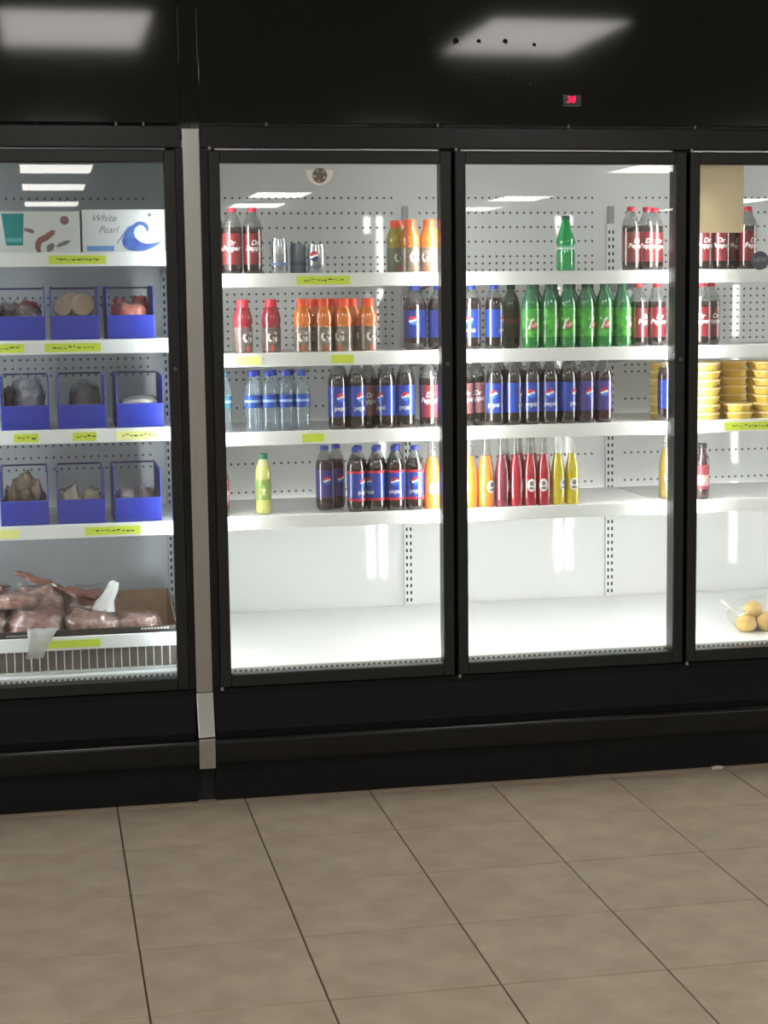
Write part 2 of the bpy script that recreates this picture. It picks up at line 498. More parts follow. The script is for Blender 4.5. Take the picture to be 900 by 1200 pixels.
def make_shelf(cooler, x0, x1, z, m=WHITE_SHELF, tags=(), y0=0.12, y1=0.64):
    sh = MB().box(x0, x1, y0 + .003, y1, z - .018, z - .006)
    shelf = sh.build('shelf', m, cooler, bevel=0.002)
    MB().prism_x([(y0, z - .0015), (y0 + .004, z), (y0 + .0055, z), (y0 + .0055, z - .043), (y0 - .004, z - .043), (y0 - .004, z - .040)], x0, x1).build('price_rail', WHITE_SHELF, shelf, bevel=0.001)
    for sx in (x0 + .004, x1 - .0065):
        MB().prism_x([(y1 + .06, z - .075), (y1 + .06, z - .018), (y0 + .10, z - .018), (y0 + .10, z - .030)], sx, sx + .0025).build('bracket', mat('bracket_grey', (176, 178, 182), 0.4), shelf)
    for (ta, tb, pale, script) in tags:
        tm = MB().box(ta, tb, y0 - .0052, y0 - .0042, z - .036, z - .010)
        t = tm.build('price_tag', TAG_PALE if pale else TAG, shelf)
        if script:
            ink = MB(); r = random.Random(int((ta + 9) * 1000)); x = ta + (tb - ta) * .14
            while x < tb - (tb - ta) * .16:
                w = r.uniform(.004, .013); h = r.uniform(.0010, .0022); zc = z - .0225 + r.uniform(-.003, .003)
                ink.box(x, x + w, y0 - .0057, y0 - .0053, zc - h, zc + h)
                x += w + r.uniform(.002, .006)
            ink.build('handwriting', INK, t)
    return shelf

def grille(cooler, x0, x1, inner):
    deck = MB().prism_x([(0.10, 0.391), (0.71, 0.455), (0.71, 0.443), (0.10, 0.372)][::-1], x0, x1).build('deck', DECK, cooler)
    strip = MB().box(x0, x1, 0.088, 0.099, 0.360, 0.3905).build('air_grille', mat('grille_white', (205, 208, 206), 0.4), cooler)
    sl = MB(); x = x0 + .008
    while x < x1 - .008:
        sl.add([(x - .0045, .0874, .3705), (x + .0045, .0874, .3705), (x + .0045, .0874, .3845), (x - .0045, .0874, .3845)], [(0, 1, 2, 3)])
        x += .0172
    sl.build('grille_slots', mat('grille_dark', (70, 72, 74), 0.8), strip, kind='stuff')

# --- right cooler: three doors (door gaps at -0.762, 0, 0.762, 1.524)
RC = thing('display_cooler', (0, 0, 0), 'black glass-door cooler of brightly lit soda shelves right of the steel strip', 'cooler')
rows_R = [1.892, 1.840, 1.790, 1.740, 1.688, 1.664, 1.640] + [1.565 - .0252 * i for i in range(8)] + [1.297, 1.272, 1.174, 0.978, 0.878]
X0R, X1R = -0.799, 1.58
shell(RC, X0R, X1R, WHITE, rows_R, [0.002, 0.752, 1.502], -0.787, 1.568)
frame_bars(RC, -0.773, X1R, [-0.762, 0, 0.762, 1.524])
MB().box(X0R, -0.745, -0.004, 0.03, 0.352, 1.996).build('side_frame', BLACK, RC)
MB().box(1.52, X1R, -0.004, 0.03, 0.352, 1.996).build('side_frame', BLACK, RC)
DR = []
for k in range(3):
    a = -0.762 + k * DOOR
    DR.append(make_door(RC, a + (0.006 if k else 0.012), a + DOOR - 0.006))
for x in (-0.737, -0.009, 0.040, 0.757, 0.803, 1.505):
    make_tube(RC, x, TUBE_M)
grille(RC, -0.787, 1.568, WHITE)
lower_body(RC, -0.773, X1R, BLACK_MATTE)
hd = MB().box(-0.775, X1R, -0.030, 0.02, 2.068, 2.66).build('header', BLACK_GLOSS, RC, bevel=0.003)
MB().box(X0R, X1R, 0.02, 0.75, 2.10, 2.64).build('machine_cover', BLACK_SOFT, RC)
chip = mat('chipped_rim', (130, 126, 120), 0.5)
for hx, hz, s in ((-.071, 2.328, .5), (.009, 2.317, 1.1), (.081, 2.318, .7), (.164, 2.319, .9), (.256, 2.310, .6),
                  (-.074, 2.217, .3), (.011, 2.218, .4), (.080, 2.216, .35), (.164, 2.207, .6), (.242, 2.200, .7)):
    h = MB().disc_y(hx, hz, .0075 * s + .0015, -.0308, -.0298, 8, rz=.0065 * s + .0015).build('screw_hole', HOLE_DARK, hd)
    a = rnd.uniform(-2.2, -.6); r = .010 * s
    MB().disc_y(hx + r * math.cos(a), hz + r * math.sin(a), .0030 * s, -.0312, -.0298, 5).build('paint_chip', chip, h)
dp = MB().box(.346, .405, -.034, -.028, 2.128, 2.162).build('temperature_display', mat('display_black', (14, 10, 11), 0.2), RC, bevel=.002)
dg_ = MB(); flat_text(dg_, '38', .372, -.0345, 2.145, .028, shear=.15, bold=.02)
dg_.build('digits', emitter('red_led', (255, 30, 70), 2.2), dp)
MB().box(.348, .403, -.035, -.030, 2.126, 2.1285).build('bezel', mat('bezel_grey', (110, 110, 106), 0.4), dp)
scr = mat('dull_screw', (120, 120, 116), 0.4, metal=.5)
for sx in (-.575, -.049, .366, .779):
    MB().lathe([(0.002, 2.058), (0.0045, 2.060), (0.0045, 2.069), (0.002, 2.071)], 8, cx=sx, cy=-.030).build('screw', scr, RC, smooth=True)
# faint raised plate on the kick
MB().plate([(.37, .032), (.445, .034), (.445, .092), (.37, .088)], -.0275, -.025).build('kick_badge', mat('dark_badge', (9, 9, 9), 0.35, spec=0.3), RC, bevel=.001)

S = [1.626, 1.380, 1.134, 0.869]                      # shelf tops of the right cooler
BAYS = [(-0.752, -0.004), (0.008, 0.748), (0.758, 1.498)]
tagsR = {(0, 0): [(-.471, -.301, 0, 1)], (1, 0): [(-.666, -.586, 1, 0), (-.365, -.294, 0, 0)], (2, 0): [(-.461, -.391, 0, 0)],
         (2, 2): [(.947, 1.14, 0, 1)]}
for si, z in enumerate(S):
    for bi, (a, b) in enumerate(BAYS):
        make_shelf(RC, a, b, z, tags=tagsR.get((si, bi), ()))
S = [z - .006 for z in S]                              # standing surface

# --- left cooler: two doors, older and dimmer
LC = thing('display_cooler', (0, 0, 0), 'black glass-door cooler with blue bins of meat left of the steel strip', 'cooler')
X0L, X1L = -2.42, -0.801
rows_L = [1.89, 1.84, 1.56, 1.535, 1.352, 1.323, 1.298, 1.06, 1.02, 0.98]
shell(LC, X0L, X1L, WHITE_OLD, rows_L, [-0.834, -1.62], -2.408, -0.812)
frame_bars(LC, X0L, -0.829, [-1.6, -0.84])
MB().box(-0.846, X1L, -0.004, 0.03, 0.352, 1.996).build('side_frame', BLACK, LC)
MB().box(X0L, -2.35, -0.004, 0.03, 0.352, 1.996).build('side_frame', BLACK, LC)
make_door(LC, -1.595, -0.848); make_door(LC, -2.36, -1.605)
for x in (-0.862, -1.585, -1.625):
    make_tube(LC, x, TUBE_OLD_M)
lower_body(LC, X0L, -0.829, BLACK_MATTE)
grille(LC, -2.408, -0.812, WHITE_OLD)
MB().box(X0L, -0.833, -0.030, 0.02, 2.066, 2.66).build('header', BLACK_GLOSS, LC, bevel=0.003)
MB().box(X0L, X1L, 0.02, 0.75, 2.10, 2.64).build('machine_cover', BLACK_SOFT, LC)
for sx in (-1.02, -.94):
    MB().lathe([(0.002, 2.056), (0.004, 2.058), (0.004, 2.067), (0.002, 2.069)], 8, cx=sx, cy=-.030).build('screw', scr, LC, smooth=True)
SL = [1.695, 1.430, 1.157, 0.863]
tagsL = {0: [(-1.226, -1.055, 0, 1)], 1: [(-1.42, -1.309, 0, 1), (-1.248, -1.079, 0, 1)],
         2: [(-1.35, -1.276, 0, 1), (-1.173, -1.101, 0, 1), (-1.041, -.899, 1, 1)], 3: [(-1.42, -1.343, 1, 0), (-1.144, -.974, 0, 1)]}
for i, z in enumerate(SL):
    make_shelf(LC, -1.60, -0.845, z, tags=tagsL[i])
    make_shelf(LC, -2.39, -1.62, z)
SL = [z - .006 for z in SL]
# wire basket along the bottom of the left cooler
bk = thing('wire_basket', (-1.22, 0.12, 0.40), 'white wire basket filled with wrapped meat at the cooler bottom', 'basket')
def bkb(): return MB()
BX0, BX1, BY0, BY1, BZ0, BZ1 = -1.58, -.850, .122, .60, .452, .512
def rel(mb): 
    mb.v = [(x + 1.22, y - .12, z - .40) for x, y, z in mb.v]; return mb
rel(MB().prism_x([(.118, .510), (.124, .512), (.124, .470), (.114, .470)], BX0, BX1)).build('price_rail', WHITE_SHELF, bk, bevel=.001)
tg = rel(MB().box(-1.28, -1.108, .1125, .1135, .478, .502)).build('price_tag', TAG, bk)
x = BX0 + .006
while x < BX1:
    rel(MB().tube([(x, .126, .398), (x, .126, .474)], .0018, 6)).build('wire', WIRE, bk)
    x += .0252
rel(MB().tube([(BX0, .128, .399), (BX1, .128, .399)], .003, 6)).build('bottom_rail', WIRE, bk)
fl = MB()
for i in range(14):
    yy = .15 + i * .034
    zz = .391 + (yy - .1) * .105 + .003
    fl.tube([(BX0, yy, zz), (BX1, yy, zz)], .002, 5)
rel(fl).build('floor_wires', WIRE, bk, kind='stuff')
for sx in (BX0, BX1):
    rel(MB().tube([(sx, .126, .399), (sx, .126, .508), (sx, BY1, .55), (sx, BY1, .447)], .0026, 6)).build('side_wire', WIRE, bk)

# --- steel strip covering the joint between both coolers
js = thing('joint_strip', (-0.8, -0.02, 0.0), 'tall brushed steel strip covering the joint between the two coolers', 'trim')
def relj(mb):
    mb.v = [(x + .8, y + .02, z) for x, y, z in mb.v]; return mb
relj(MB().prism_x([(-.004, .345), (-.030, .345), (-.030, 2.052), (-.004, 2.052)], -.827, -.776)).build('upper_strip', STEEL, js, bevel=.003)
relj(MB().prism_x([(-.004, .3445), (-.033, .3445), (-.076, .212), (-.070, .210), (-.004, .210)], -.827, -.776)).build('sloped_cover', STEEL, js, bevel=.003)
relj(MB().prism_x([(-.070, .209), (-.080, .209), (-.080, .116), (-.060, .116), (-.060, .209)], -.827, -.776)).build('foot_cover', STEEL, js, bevel=.003)
relj(MB().box(-.8325, -.7755, -.028, .018, 2.069, 2.655)).build('header_filler', BLACK_GLOSS, js)
edge = mat('edge_light', (96, 92, 88), 0.35, metal=.6)
relj(MB().box(-.8324, -.8312, -.0312, -.0282, 2.24, 2.40)).build('seam_edge', edge, js)
relj(MB().box(-.7768, -.7756, -.0312, -.0282, 2.24, 2.40)).build('seam_edge', edge, js)
relj(MB().box(-.8285, -.7735, -.012, .02, 0.0, .1155)).build('kick_filler', HOLE_DARK, js)

# ------------------------------------------------------------------ bottles and cans
PET = clear('clear_pet', (214, 216, 214), base=0.06, body=0.10, body_rgb=(200, 205, 205), rough=0.05)
PET_WATER = clear('water_pet', (236, 243, 247), base=0.08, body=0.08, body_rgb=(210, 222, 232), rough=0.05)
GLASSN = clear('clear_neck', (226, 226, 222), base=0.08, body=0.14, body_rgb=(214, 214, 210), rough=0.04)
COLA = mat('cola', (34, 22, 20), 0.12, coat=1.0)
P_BLUE = mat('label_blue', (36, 66, 168), 0.28, coat=1.0)
P_NAVY = mat('label_navy', (24, 44, 120), 0.28, coat=1.0)
P_RED = mat('logo_red', (205, 44, 52), 0.35)
P_WHITE = mat('logo_white', (236, 236, 236), 0.35)
P_LBLUE = mat('logo_light_blue', (60, 120, 220), 0.35)
MAROON = mat('label_maroon', (116, 30, 40), 0.3, coat=1.0)
CAP_RED = mat('cap_red', (190, 44, 66), 0.4)
CAP_BLUE = mat('cap_blue', (38, 62, 170), 0.4)
CAP_ORANGE = mat('cap_orange', (236, 88, 50), 0.4)
CAP_GREEN = mat('cap_green', (24, 84, 62), 0.4)

def soda_profile(R, H):
    return [(R * .62, 0), (R * .86, .004), (R * .97, .014), (R, .026), (R * .985, .040), (R * .985, .128), (R, .136),
            (R * .97, .150), (R * .82, .166), (R * .58, .182), (R * .44, .192), (R * .41, H - .010)]
def lab_ring(R, z0, z1, R2=None):
    return MB().lathe([(R, z0), (R2 or R, z1)], 24)
def cap_mesh(r, z0, z1):
    return MB().lathe([(r * .98, z0), (r, z0 + .002), (r, z1 - .002), (r * .9, z1)], 16)

def make_bottle(name, H=.210, R=.030, liquid=COLA, fill=.150, neck=PET, profile=None, cap=CAP_RED, cap_r=.0138, cap_h=.014,
                label=None, lab_z=(.040, .128), lab_R=None, logo=None, lab_lbl=None):
    t = thing(name, (0, 0, 0))
    prof = profile or soda_profile(R, H)
    # add a ring exactly at the fill line so that liquid and empty neck meet cleanly
    pr = []
    for i, (r, z) in enumerate(prof):
        if i and prof[i - 1][1] < fill < z:
            u = (fill - prof[i - 1][1]) / (z - prof[i - 1][1]); pr.append((prof[i - 1][0] + u * (r - prof[i - 1][0]), fill))
        pr.append((r, z))
    b = MB().lathe(pr, 24, mfun=lambda z: 0 if z < fill else 1)
    b.build('bottle_body', [liquid, neck], t, smooth=True, ang=60)
    if cap: cap_mesh(cap_r, H - cap_h, H).build('cap', cap, t, smooth=True)
    if label:
        rr = lab_R or R * .992
        l = lab_ring(rr, *lab_z).build('label', label, t, smooth=True)
        if logo:
            for item in logo(rr + .0004):
                mb, m, nm = item
                mb.build(nm, m, l)
    register(t)
    return t

def globe_logo(word=True, bands=None):
    def f(R):
        out = []
        a = MB()
        for k in (0, math.pi):                       # printed on both sides of the label
            z = .098
            rr = .0135
            for mi, lo, hi in ((0, .22, 1.0), (1, -.22, .22), (2, -1.0, -.22)):
                b = MB(); wrap_disc(b, k * R, z, rr, rr, R, mi, lo, hi, wave=.22); a.add(b.v, b.f, mi)
            if word:
                b = MB(); wrap_text(b, 'pepsi', k * R, .066, .020, R, 1, bold=.01); a.add(b.v, b.f, 1)
        out.append((a, [P_RED, P_WHITE, P_LBLUE], 'logo'))
        if bands:
            c = MB()
            for z0, z1 in bands:
                c.lathe([(R, z0), (R, z1)], 24)
            out.append((c, mat('band_cherry', (205, 40, 66), 0.35), 'band'))
        return out
    return f
def maroon_logo(R):
    a = MB()
    for k in (0, math.pi):
        wrap_text(a, 'Dr\nPepper', k * R, .092, .022, R, 0, shear=.25, bold=.02)
    return [(a, P_WHITE, 'lettering')]
def lime_logo(R):
    a = MB()
    for k in (0, math.pi):
        b = MB(); wrap_disc(b, k * R + .004, .078, .012, .012, R, 0); a.add(b.v, b.f, 0)
        b = MB(); wrap_text(b, '7', k * R - .007, .082, .050, R + .0004, 1, bold=.03); a.add(b.v, b.f, 1)
        b = MB(); wrap_text(b, 'UP', k * R + .006, .078, .017, R + .0004, 1, bold=.02); a.add(b.v, b.f, 1)
    return [(a, [mat('logo_red_dull', (196, 70, 60), 0.4), P_WHITE], 'lettering')]
def g_logo(R):
    a = MB()
    for k in (0, math.pi):
        b = MB(); wrap_text(b, 'G', k * R, .052, .048, R, 0, bold=.03); a.add(b.v, b.f, 0)
        bolt = [(-.003, .026), (.005, .026), (.001, .017), (.006, .017), (-.005, .003), (-.001, .013), (-.006, .013)]
        wrap_poly(a, [(k * R + u, z) for u, z in bolt][::-1], R, 1)
    return [(a, [P_WHITE, CAP_ORANGE], 'lettering')]
def fruit_logo(R):
    a = MB()
    for k in (0, math.pi):
        b = MB(); wrap_disc(b, k * R, .070, .0155, .021, R, 0); a.add(b.v, b.f, 0)
        b = MB(); wrap_disc(b, k * R, .076, .007, .008, R + .0004, 1, wave=.2); a.add(b.v, b.f, 1)
        b = MB(); wrap_disc(b, k * R, .060, .010, .004, R + .0004, 1); a.add(b.v, b.f, 1)
    return [(a, [P_WHITE, mat('logo_grey', (120, 118, 120), 0.5)], 'logo')]
def tea_logo(R):
    a = MB()
    for k in (0, math.pi):
        fig = [(-.008, .058), (-.002, .066), (-.007, .084), (-.001, .082), (0, .098), (.003, .083), (.008, .082), (.003, .068), (.008, .058), (0, .064)]
        wrap_poly(a, [(k * R + u, z) for u, z in fig][::-1], R, 0)
    return [(a, mat('logo_cream', (236, 226, 190), 0.5), 'logo')]
def plain_band(m, z0, z1):
    def f(R):
        return [(MB().lathe([(R, z0), (R, z1)], 24), m, 'band')]
    return f

PROTO = {}
PROTO['cola'] = make_bottle('soda_bottle', label=MAROON, lab_z=(.030, .130), logo=maroon_logo)
PROTO['blue'] = make_bottle('soda_bottle', fill=.168, label=P_BLUE, lab_z=(.042, .134), cap=CAP_BLUE, logo=globe_logo())
PROTO['cherry'] = make_bottle('soda_bottle', fill=.168, label=P_BLUE, lab_z=(.038, .134), cap=CAP_BLUE, logo=globe_logo(bands=[(.038, .046), (.126, .134)]))
PROTO['navy'] = make_bottle('soda_bottle', fill=.168, label=P_NAVY, lab_z=(.042, .134), cap=CAP_BLUE, logo=globe_logo(word=False))
PROTO['purple'] = make_bottle('soda_bottle', fill=.16, liquid=mat('grape', (50, 22, 40), .15, coat=1.0), label=mat('label_violet', (66, 56, 140), .3, coat=1.0), lab_z=(.042, .134),
                              cap=CAP_BLUE, logo=globe_logo(word=False))
PROTO['brown'] = make_bottle('soda_bottle', label=mat('label_dusty_red', (150, 96, 92), .35, coat=1.0), lab_z=(.040, .132), logo=maroon_logo, cap=mat('cap_dark', (60, 40, 40), .4))
GREEN = mat('green_soda', (26, 128, 56), 0.12, coat=1.0)
GREEN_L = mat('label_green', (84, 196, 66), 0.3, coat=1.0, noise_amt=.35, noise_scale=38, rgb2=(20, 120, 48))
PROTO['lime'] = make_bottle('soda_bottle', R=.0297, liquid=GREEN, neck=mat('green_neck', (44, 118, 82), .15, coat=1.0), label=GREEN_L, lab_z=(.040, .132), lab_R=.0299, cap=CAP_GREEN, logo=lime_logo)
PROTO['darkgreen'] = make_bottle('soda_bottle', R=.0297, liquid=mat('olive_soda', (40, 58, 30), .15, coat=1.0), neck=mat('olive_neck', (36, 66, 48), .2, coat=1.0),
                                 label=mat('label_olive', (74, 70, 50), .4), lab_z=(.040, .132), lab_R=.0299, cap=CAP_GREEN, logo=plain_band(mat('band_rust', (120, 80, 60), .5), .08, .10))
# bare green bottle with a pinched waist
PROTO['sprite'] = make_bottle('soda_bottle', H=.186, R=.033, liquid=mat('clear_green', (28, 150, 84), .12, coat=1.0), fill=.30,
    profile=[(.020, 0), (.029, .004), (.0310, .016), (.0312, .060), (.0315, .066), (.0290, .074), (.0290, .090), (.0330, .098), (.0325, .104), (.024, .132), (.016, .158), (.0125, .168), (.0122, .176)],
    cap=CAP_GREEN, cap_r=.0135, label=mat('pale_green_film', (96, 176, 136), .3), lab_z=(.075, .089), lab_R=.0296, logo=plain_band(mat('film_white', (196, 214, 204), .4), .0775, .0825))
def sport_profile():
    return [(.020, 0), (.0285, .004), (.0300, .014), (.0300, .084), (.0285, .088), (.0285, .092), (.0310, .100), (.0305, .116), (.0262, .132), (.0195, .146), (.0190, .150)]
def sport(key, col, cap, lab):
    PROTO[key] = make_bottle('sports_drink_bottle', H=.172, R=.030, liquid=col, fill=.30, profile=sport_profile(), cap=cap, cap_r=.0195, cap_h=.026,
                             label=lab, lab_z=(.006, .084), lab_R=.0303, logo=g_logo)
sport('orange', mat('orange_drink', (214, 116, 48), .15, coat=1.0), CAP_ORANGE, mat('label_smoke', (150, 132, 116), .3, coat=1.0, noise_amt=.3, noise_scale=50, rgb2=(104, 88, 78)))
sport('red', mat('red_drink', (150, 34, 52), .15, coat=1.0), mat('cap_pinkred', (206, 64, 78), .4), mat('label_smoke_red', (120, 104, 100), .3, coat=1.0, noise_amt=.4, noise_scale=50, rgb2=(84, 62, 60)))
sport('yellow', mat('lime_drink', (176, 168, 66), .15, coat=1.0), CAP_ORANGE, mat('label_smoke_green', (116, 120, 96), .3, coat=1.0))
WATER_PROF = [(.018, 0), (.0235, .004), (.0255, .012), (.0245, .022), (.0255, .030), (.0245, .040), (.0255, .050), (.0245, .060), (.0255, .070), (.0252, .078),
              (.0252, .120), (.0255, .126), (.0230, .146), (.0160, .164), (.0120, .174), (.0118, .182)]
def water(key, lab, cap):
    PROTO[key] = make_bottle('water_bottle', H=.195, R=.0255, liquid=PET_WATER, neck=PET_WATER, fill=.172, profile=WATER_PROF, cap=cap, cap_r=.0135, cap_h=.018,
                             label=lab, lab_z=(.079, .119), lab_R=.0256, logo=plain_band(mat('film_lightblue', (150, 178, 226), .35), .096, .104))
water('water', mat('label_water_blue', (30, 72, 160), .3), CAP_BLUE)
water('teal', mat('label_teal', (60, 120, 140), .3), mat('cap_teal', (70, 120, 140), .4))
PROTO['tea'] = make_bottle('tea_bottle', H=.194, R=.026, liquid=mat('pale_tea', (196, 196, 110), .15, coat=1.0), fill=.158,
    profile=[(.016, 0), (.0235, .003), (.0255, .012), (.0255, .132), (.0235, .146), (.0180, .162), (.0145, .172), (.0140, .182)],
    neck=mat('pale_tea_neck', (200, 200, 140), .2, coat=1.0), cap=mat('cap_sage', (62, 110, 84), .4), cap_r=.0155, cap_h=.018,
    label=mat('label_leaf', (148, 158, 84), .4, noise_amt=.4, noise_scale=30, rgb2=(110, 150, 72)), lab_z=(.046, .112), lab_R=.0257, logo=tea_logo)
JAR = [(.015, 0), (.0215, .003), (.0232, .010), (.0234, .100), (.0225, .118), (.0185, .142), (.0140, .162), (.0118, .180), (.0108, .205), (.0110, .226), (.0122, .228), (.0118, .236)]
def fruit(key, col, capc=None):
    PROTO[key] = make_bottle('fruit_soda_bottle', H=.242, R=.0234, liquid=col, fill=.170, neck=GLASSN, profile=JAR, cap=capc or mat('cap_silver', (190, 190, 186), .35, metal=.5), cap_r=.0135, cap_h=.008,
                             label=col, lab_z=(.028, .098), lab_R=.02345, logo=fruit_logo)
fruit('f_orange', mat('mandarin', (232, 132, 50), .12, coat=1.0))
fruit('f_mauve', mat('mauve', (128, 52, 66), .12, coat=1.0))
fruit('f_red', mat('fruit_red', (172, 28, 50), .12, coat=1.0))
fruit('f_yellow', mat('pineapple', (206, 186, 24), .12, coat=1.0))
fruit('f_amber', mat('amber', (150, 126, 60), .15, coat=1.0))
PROTO['collage'] = make_bottle('juice_bottle', H=.188, R=.024, liquid=mat('berry_juice', (64, 40, 46), .2, coat=1.0), fill=.3,
    profile=[(.016, 0), (.022, .003), (.024, .012), (.024, .128), (.021, .142), (.014, .154), (.0135, .176)], cap=mat('cap_black', (50, 50, 52), .4), cap_r=.0155, cap_h=.018,
    label=mat('label_berry', (150, 66, 74), .4, noise_amt=.5, noise_scale=60, rgb2=(120, 50, 60)), lab_z=(.034, .116), lab_R=.0242,
    logo=plain_band(mat('band_fruit', (214, 176, 140), .45, noise_amt=.5, noise_scale=70, rgb2=(150, 110, 160)), .046, .082))

def make_can(key, R, H, side, logo=None):
    t = thing('drink_can', (0, 0, 0))
    MB().lathe([(R * .78, 0), (R * .84, .003), (R, .010), (R, H - .012), (R * .86, H - .003), (R * .88, H)], 24).build('can_body', side, t, smooth=True)
    MB().lathe([(R * .80, H - .002), (R * .78, H - .0035 + .004)], 20).build('lid', mat('can_lid', (200, 202, 204), .25, metal=.9), t)
    if logo:
        for mb, m, nm in logo(R + .0004): mb.build(nm, m, t)
    register(t)
    PROTO[key] = t
def can_logo(R):
    a = MB()
    for k in (0, math.pi):
        for mi, lo, hi in ((0, .22, 1.0), (1, -.22, .22), (2, -1.0, -.22)):
            b = MB(); wrap_disc(b, k * R, .058, .015, .016, R, mi, lo, hi, wave=.22); a.add(b.v, b.f, mi)
        b = MB(); wrap_text(b, 'pepsi', k * R, .026, .018, R, 2); a.add(b.v, b.f, 2)
    return [(a, [P_RED, P_WHITE, P_NAVY], 'logo')]
SILVER = mat('can_silver', (196, 200, 206), .22, metal=.85)
make_can('can_tall', .0262, .114, SILVER, lambda R: [(MB().lathe([(R, .030), (R, .040)], 24), mat('can_blue_line', (120, 140, 180), .4), 'band')])
make_can('can_grey', .0262, .100, mat('can_greyblue', (120, 128, 140), .3, metal=.6), lambda R: [(MB().lathe([(R, .030), (R, .042)], 24), mat('can_grey_line', (90, 98, 120), .4), 'band')])
make_can('can_logo', .0285, .096, SILVER, can_logo)

USED = set()
DOORS = {1: 'second door', 2: 'third door', 3: 'rightmost door'}
SHELF = ['top shelf', 'second shelf', 'third shelf', 'fourth shelf']
CATS = {'drink_can': 'can', 'water_bottle': 'bottle', 'tea_bottle': 'bottle'}
def place(kind, desc, si, door, spots, group, wide=1.0):
    """spots: list of (x, y) on shelf si; one copy each, its own label"""
    n = len(spots)
    for i, s in enumerate(spots):
        x, y = s[0], s[1]
        p = PROTO[kind]
        o = p if kind not in USED else copy_tree(p)
        USED.add(kind)
        o.location = (x, y, S[si])
        fa = s[2] if len(s) > 2 else rnd.uniform(-1.3, 1.3)
        o.rotation_euler = (0, 0, fa - 0.2)
        if si == 2 and p.name.startswith('soda'): o.scale = (1, 1, 1.07)
        elif kind in PROTO: o.scale = (1.2, 1.2, 1) if kind == 'f_orange' else (1, 1, 1)
        if wide != 1.0: o.scale = (wide, wide, 1)
        where = f'{SHELF[si]}, {DOORS[door]}'
        lab = f'{desc}, {ORD[i]} of {NUM[n]} from left, {where}' if n > 1 else f'{desc}, {where}'
        tag(o, lab, 'can' if 'can' in kind[:4] else 'bottle', group)

Y1 = .172
# second door (right of the steel strip)
place('cola', 'dark soda bottle, maroon label', 0, 1, [(-.712, .215, .3), (-.662, Y1, -.05), (-.599, Y1, .35)], 'maroon-label soda bottles')
place('can_tall', 'tall plain silver can', 0, 1, [(-.517, Y1, 0)], 'silver cans')
place('can_grey', 'grey can behind its neighbours', 0, 1, [(-.452, .20, .4)], 'silver cans')
place('can_logo', 'silver can with round red and blue logo', 0, 1, [(-.398, Y1, -.25)], 'silver cans')
place('yellow', 'yellow-green sports drink bottle', 0, 1, [(-.128, .235, .3)], 'sports drink bottles')
place('orange', 'orange sports drink bottle', 0, 1, [(-.096, Y1, .5), (-.033, Y1, -.4)], 'sports drink bottles')
place('red', 'red sports drink bottle', 1, 1, [(-.632, .20, .6), (-.542, .20, .15)], 'sports drink bottles')
place('orange', 'orange sports drink bottle in front row', 1, 1, [(-.445, Y1, 0), (-.379, Y1, .3), (-.316, Y1, -.4), (-.236, Y1, .4)], 'sports drink bottles')
place('orange', 'back-row orange sports drink bottle', 1, 1, [(-.402, .236), (-.340, .236), (-.276, .240)], 'sports drink bottles')
place('navy', 'blue-label cola bottle', 1, 1, [(-.056, .30, -.1), (.026, .30, .5)], 'blue-label cola bottles', wide=1.28)
place('teal', 'clear water bottle with teal band', 2, 1, [(-.700, Y1, 0)], 'water bottles')
place('water', 'clear water bottle with blue band', 2, 1, [(-.609, Y1), (-.556, Y1), (-.504, Y1), (-.452, Y1)], 'water bottles')
place('water', 'back-row clear water bottle', 2, 1, [(-.590, .228), (-.536, .228), (-.482, .228)], 'water bottles')
place('blue', 'front-row blue-label cola bottle', 2, 1, [(-.338, Y1, .4), (-.277, Y1, .5), (-.181, Y1, -.7), (-.117, Y1, 0)], 'blue-label cola bottles')
place('brown', 'dark soda bottle, dusty red label', 2, 1, [(-.229, .225, .2)], 'dusty-red-label soda bottles')
place('blue', 'back-row blue-label cola bottle', 2, 1, [(-.318, .238), (-.165, .238), (-.100, .238)], 'blue-label cola bottles')
place('cola', 'dark soda bottle, maroon label', 2, 1, [(-.040, Y1, .1)], 'maroon-label soda bottles')
place('purple', 'violet-label soda bottle', 2, 1, [(.022, .205, .2)], 'violet-label soda bottles')
place('tea', 'pale yellow tea bottle with green cap', 3, 1, [(-.575, .22, .1)], 'tea bottles')
place('collage', 'dark juice bottle half hidden by door frame', 3, 1, [(-.712, .19, .1)], 'juice bottles')
place('purple', 'violet-label soda bottle', 3, 1, [(-.368, .265, .3), (-.322, .312, .6)], 'violet-label soda bottles')
place('cherry', 'front-row blue-label bottle with red bands', 3, 1, [(-.281, Y1, .9), (-.217, Y1, -.9), (-.154, Y1, 0), (-.089, Y1, .1)], 'red-banded blue-label bottles')
place('cherry', 'back-row blue-label bottle with red bands', 3, 1, [(-.263, .238), (-.199, .238), (-.136, .238)], 'red-banded blue-label bottles')
place('f_orange', 'orange fruit soda bottle', 3, 1, [(-.030, .180, .3)], 'fruit soda bottles')
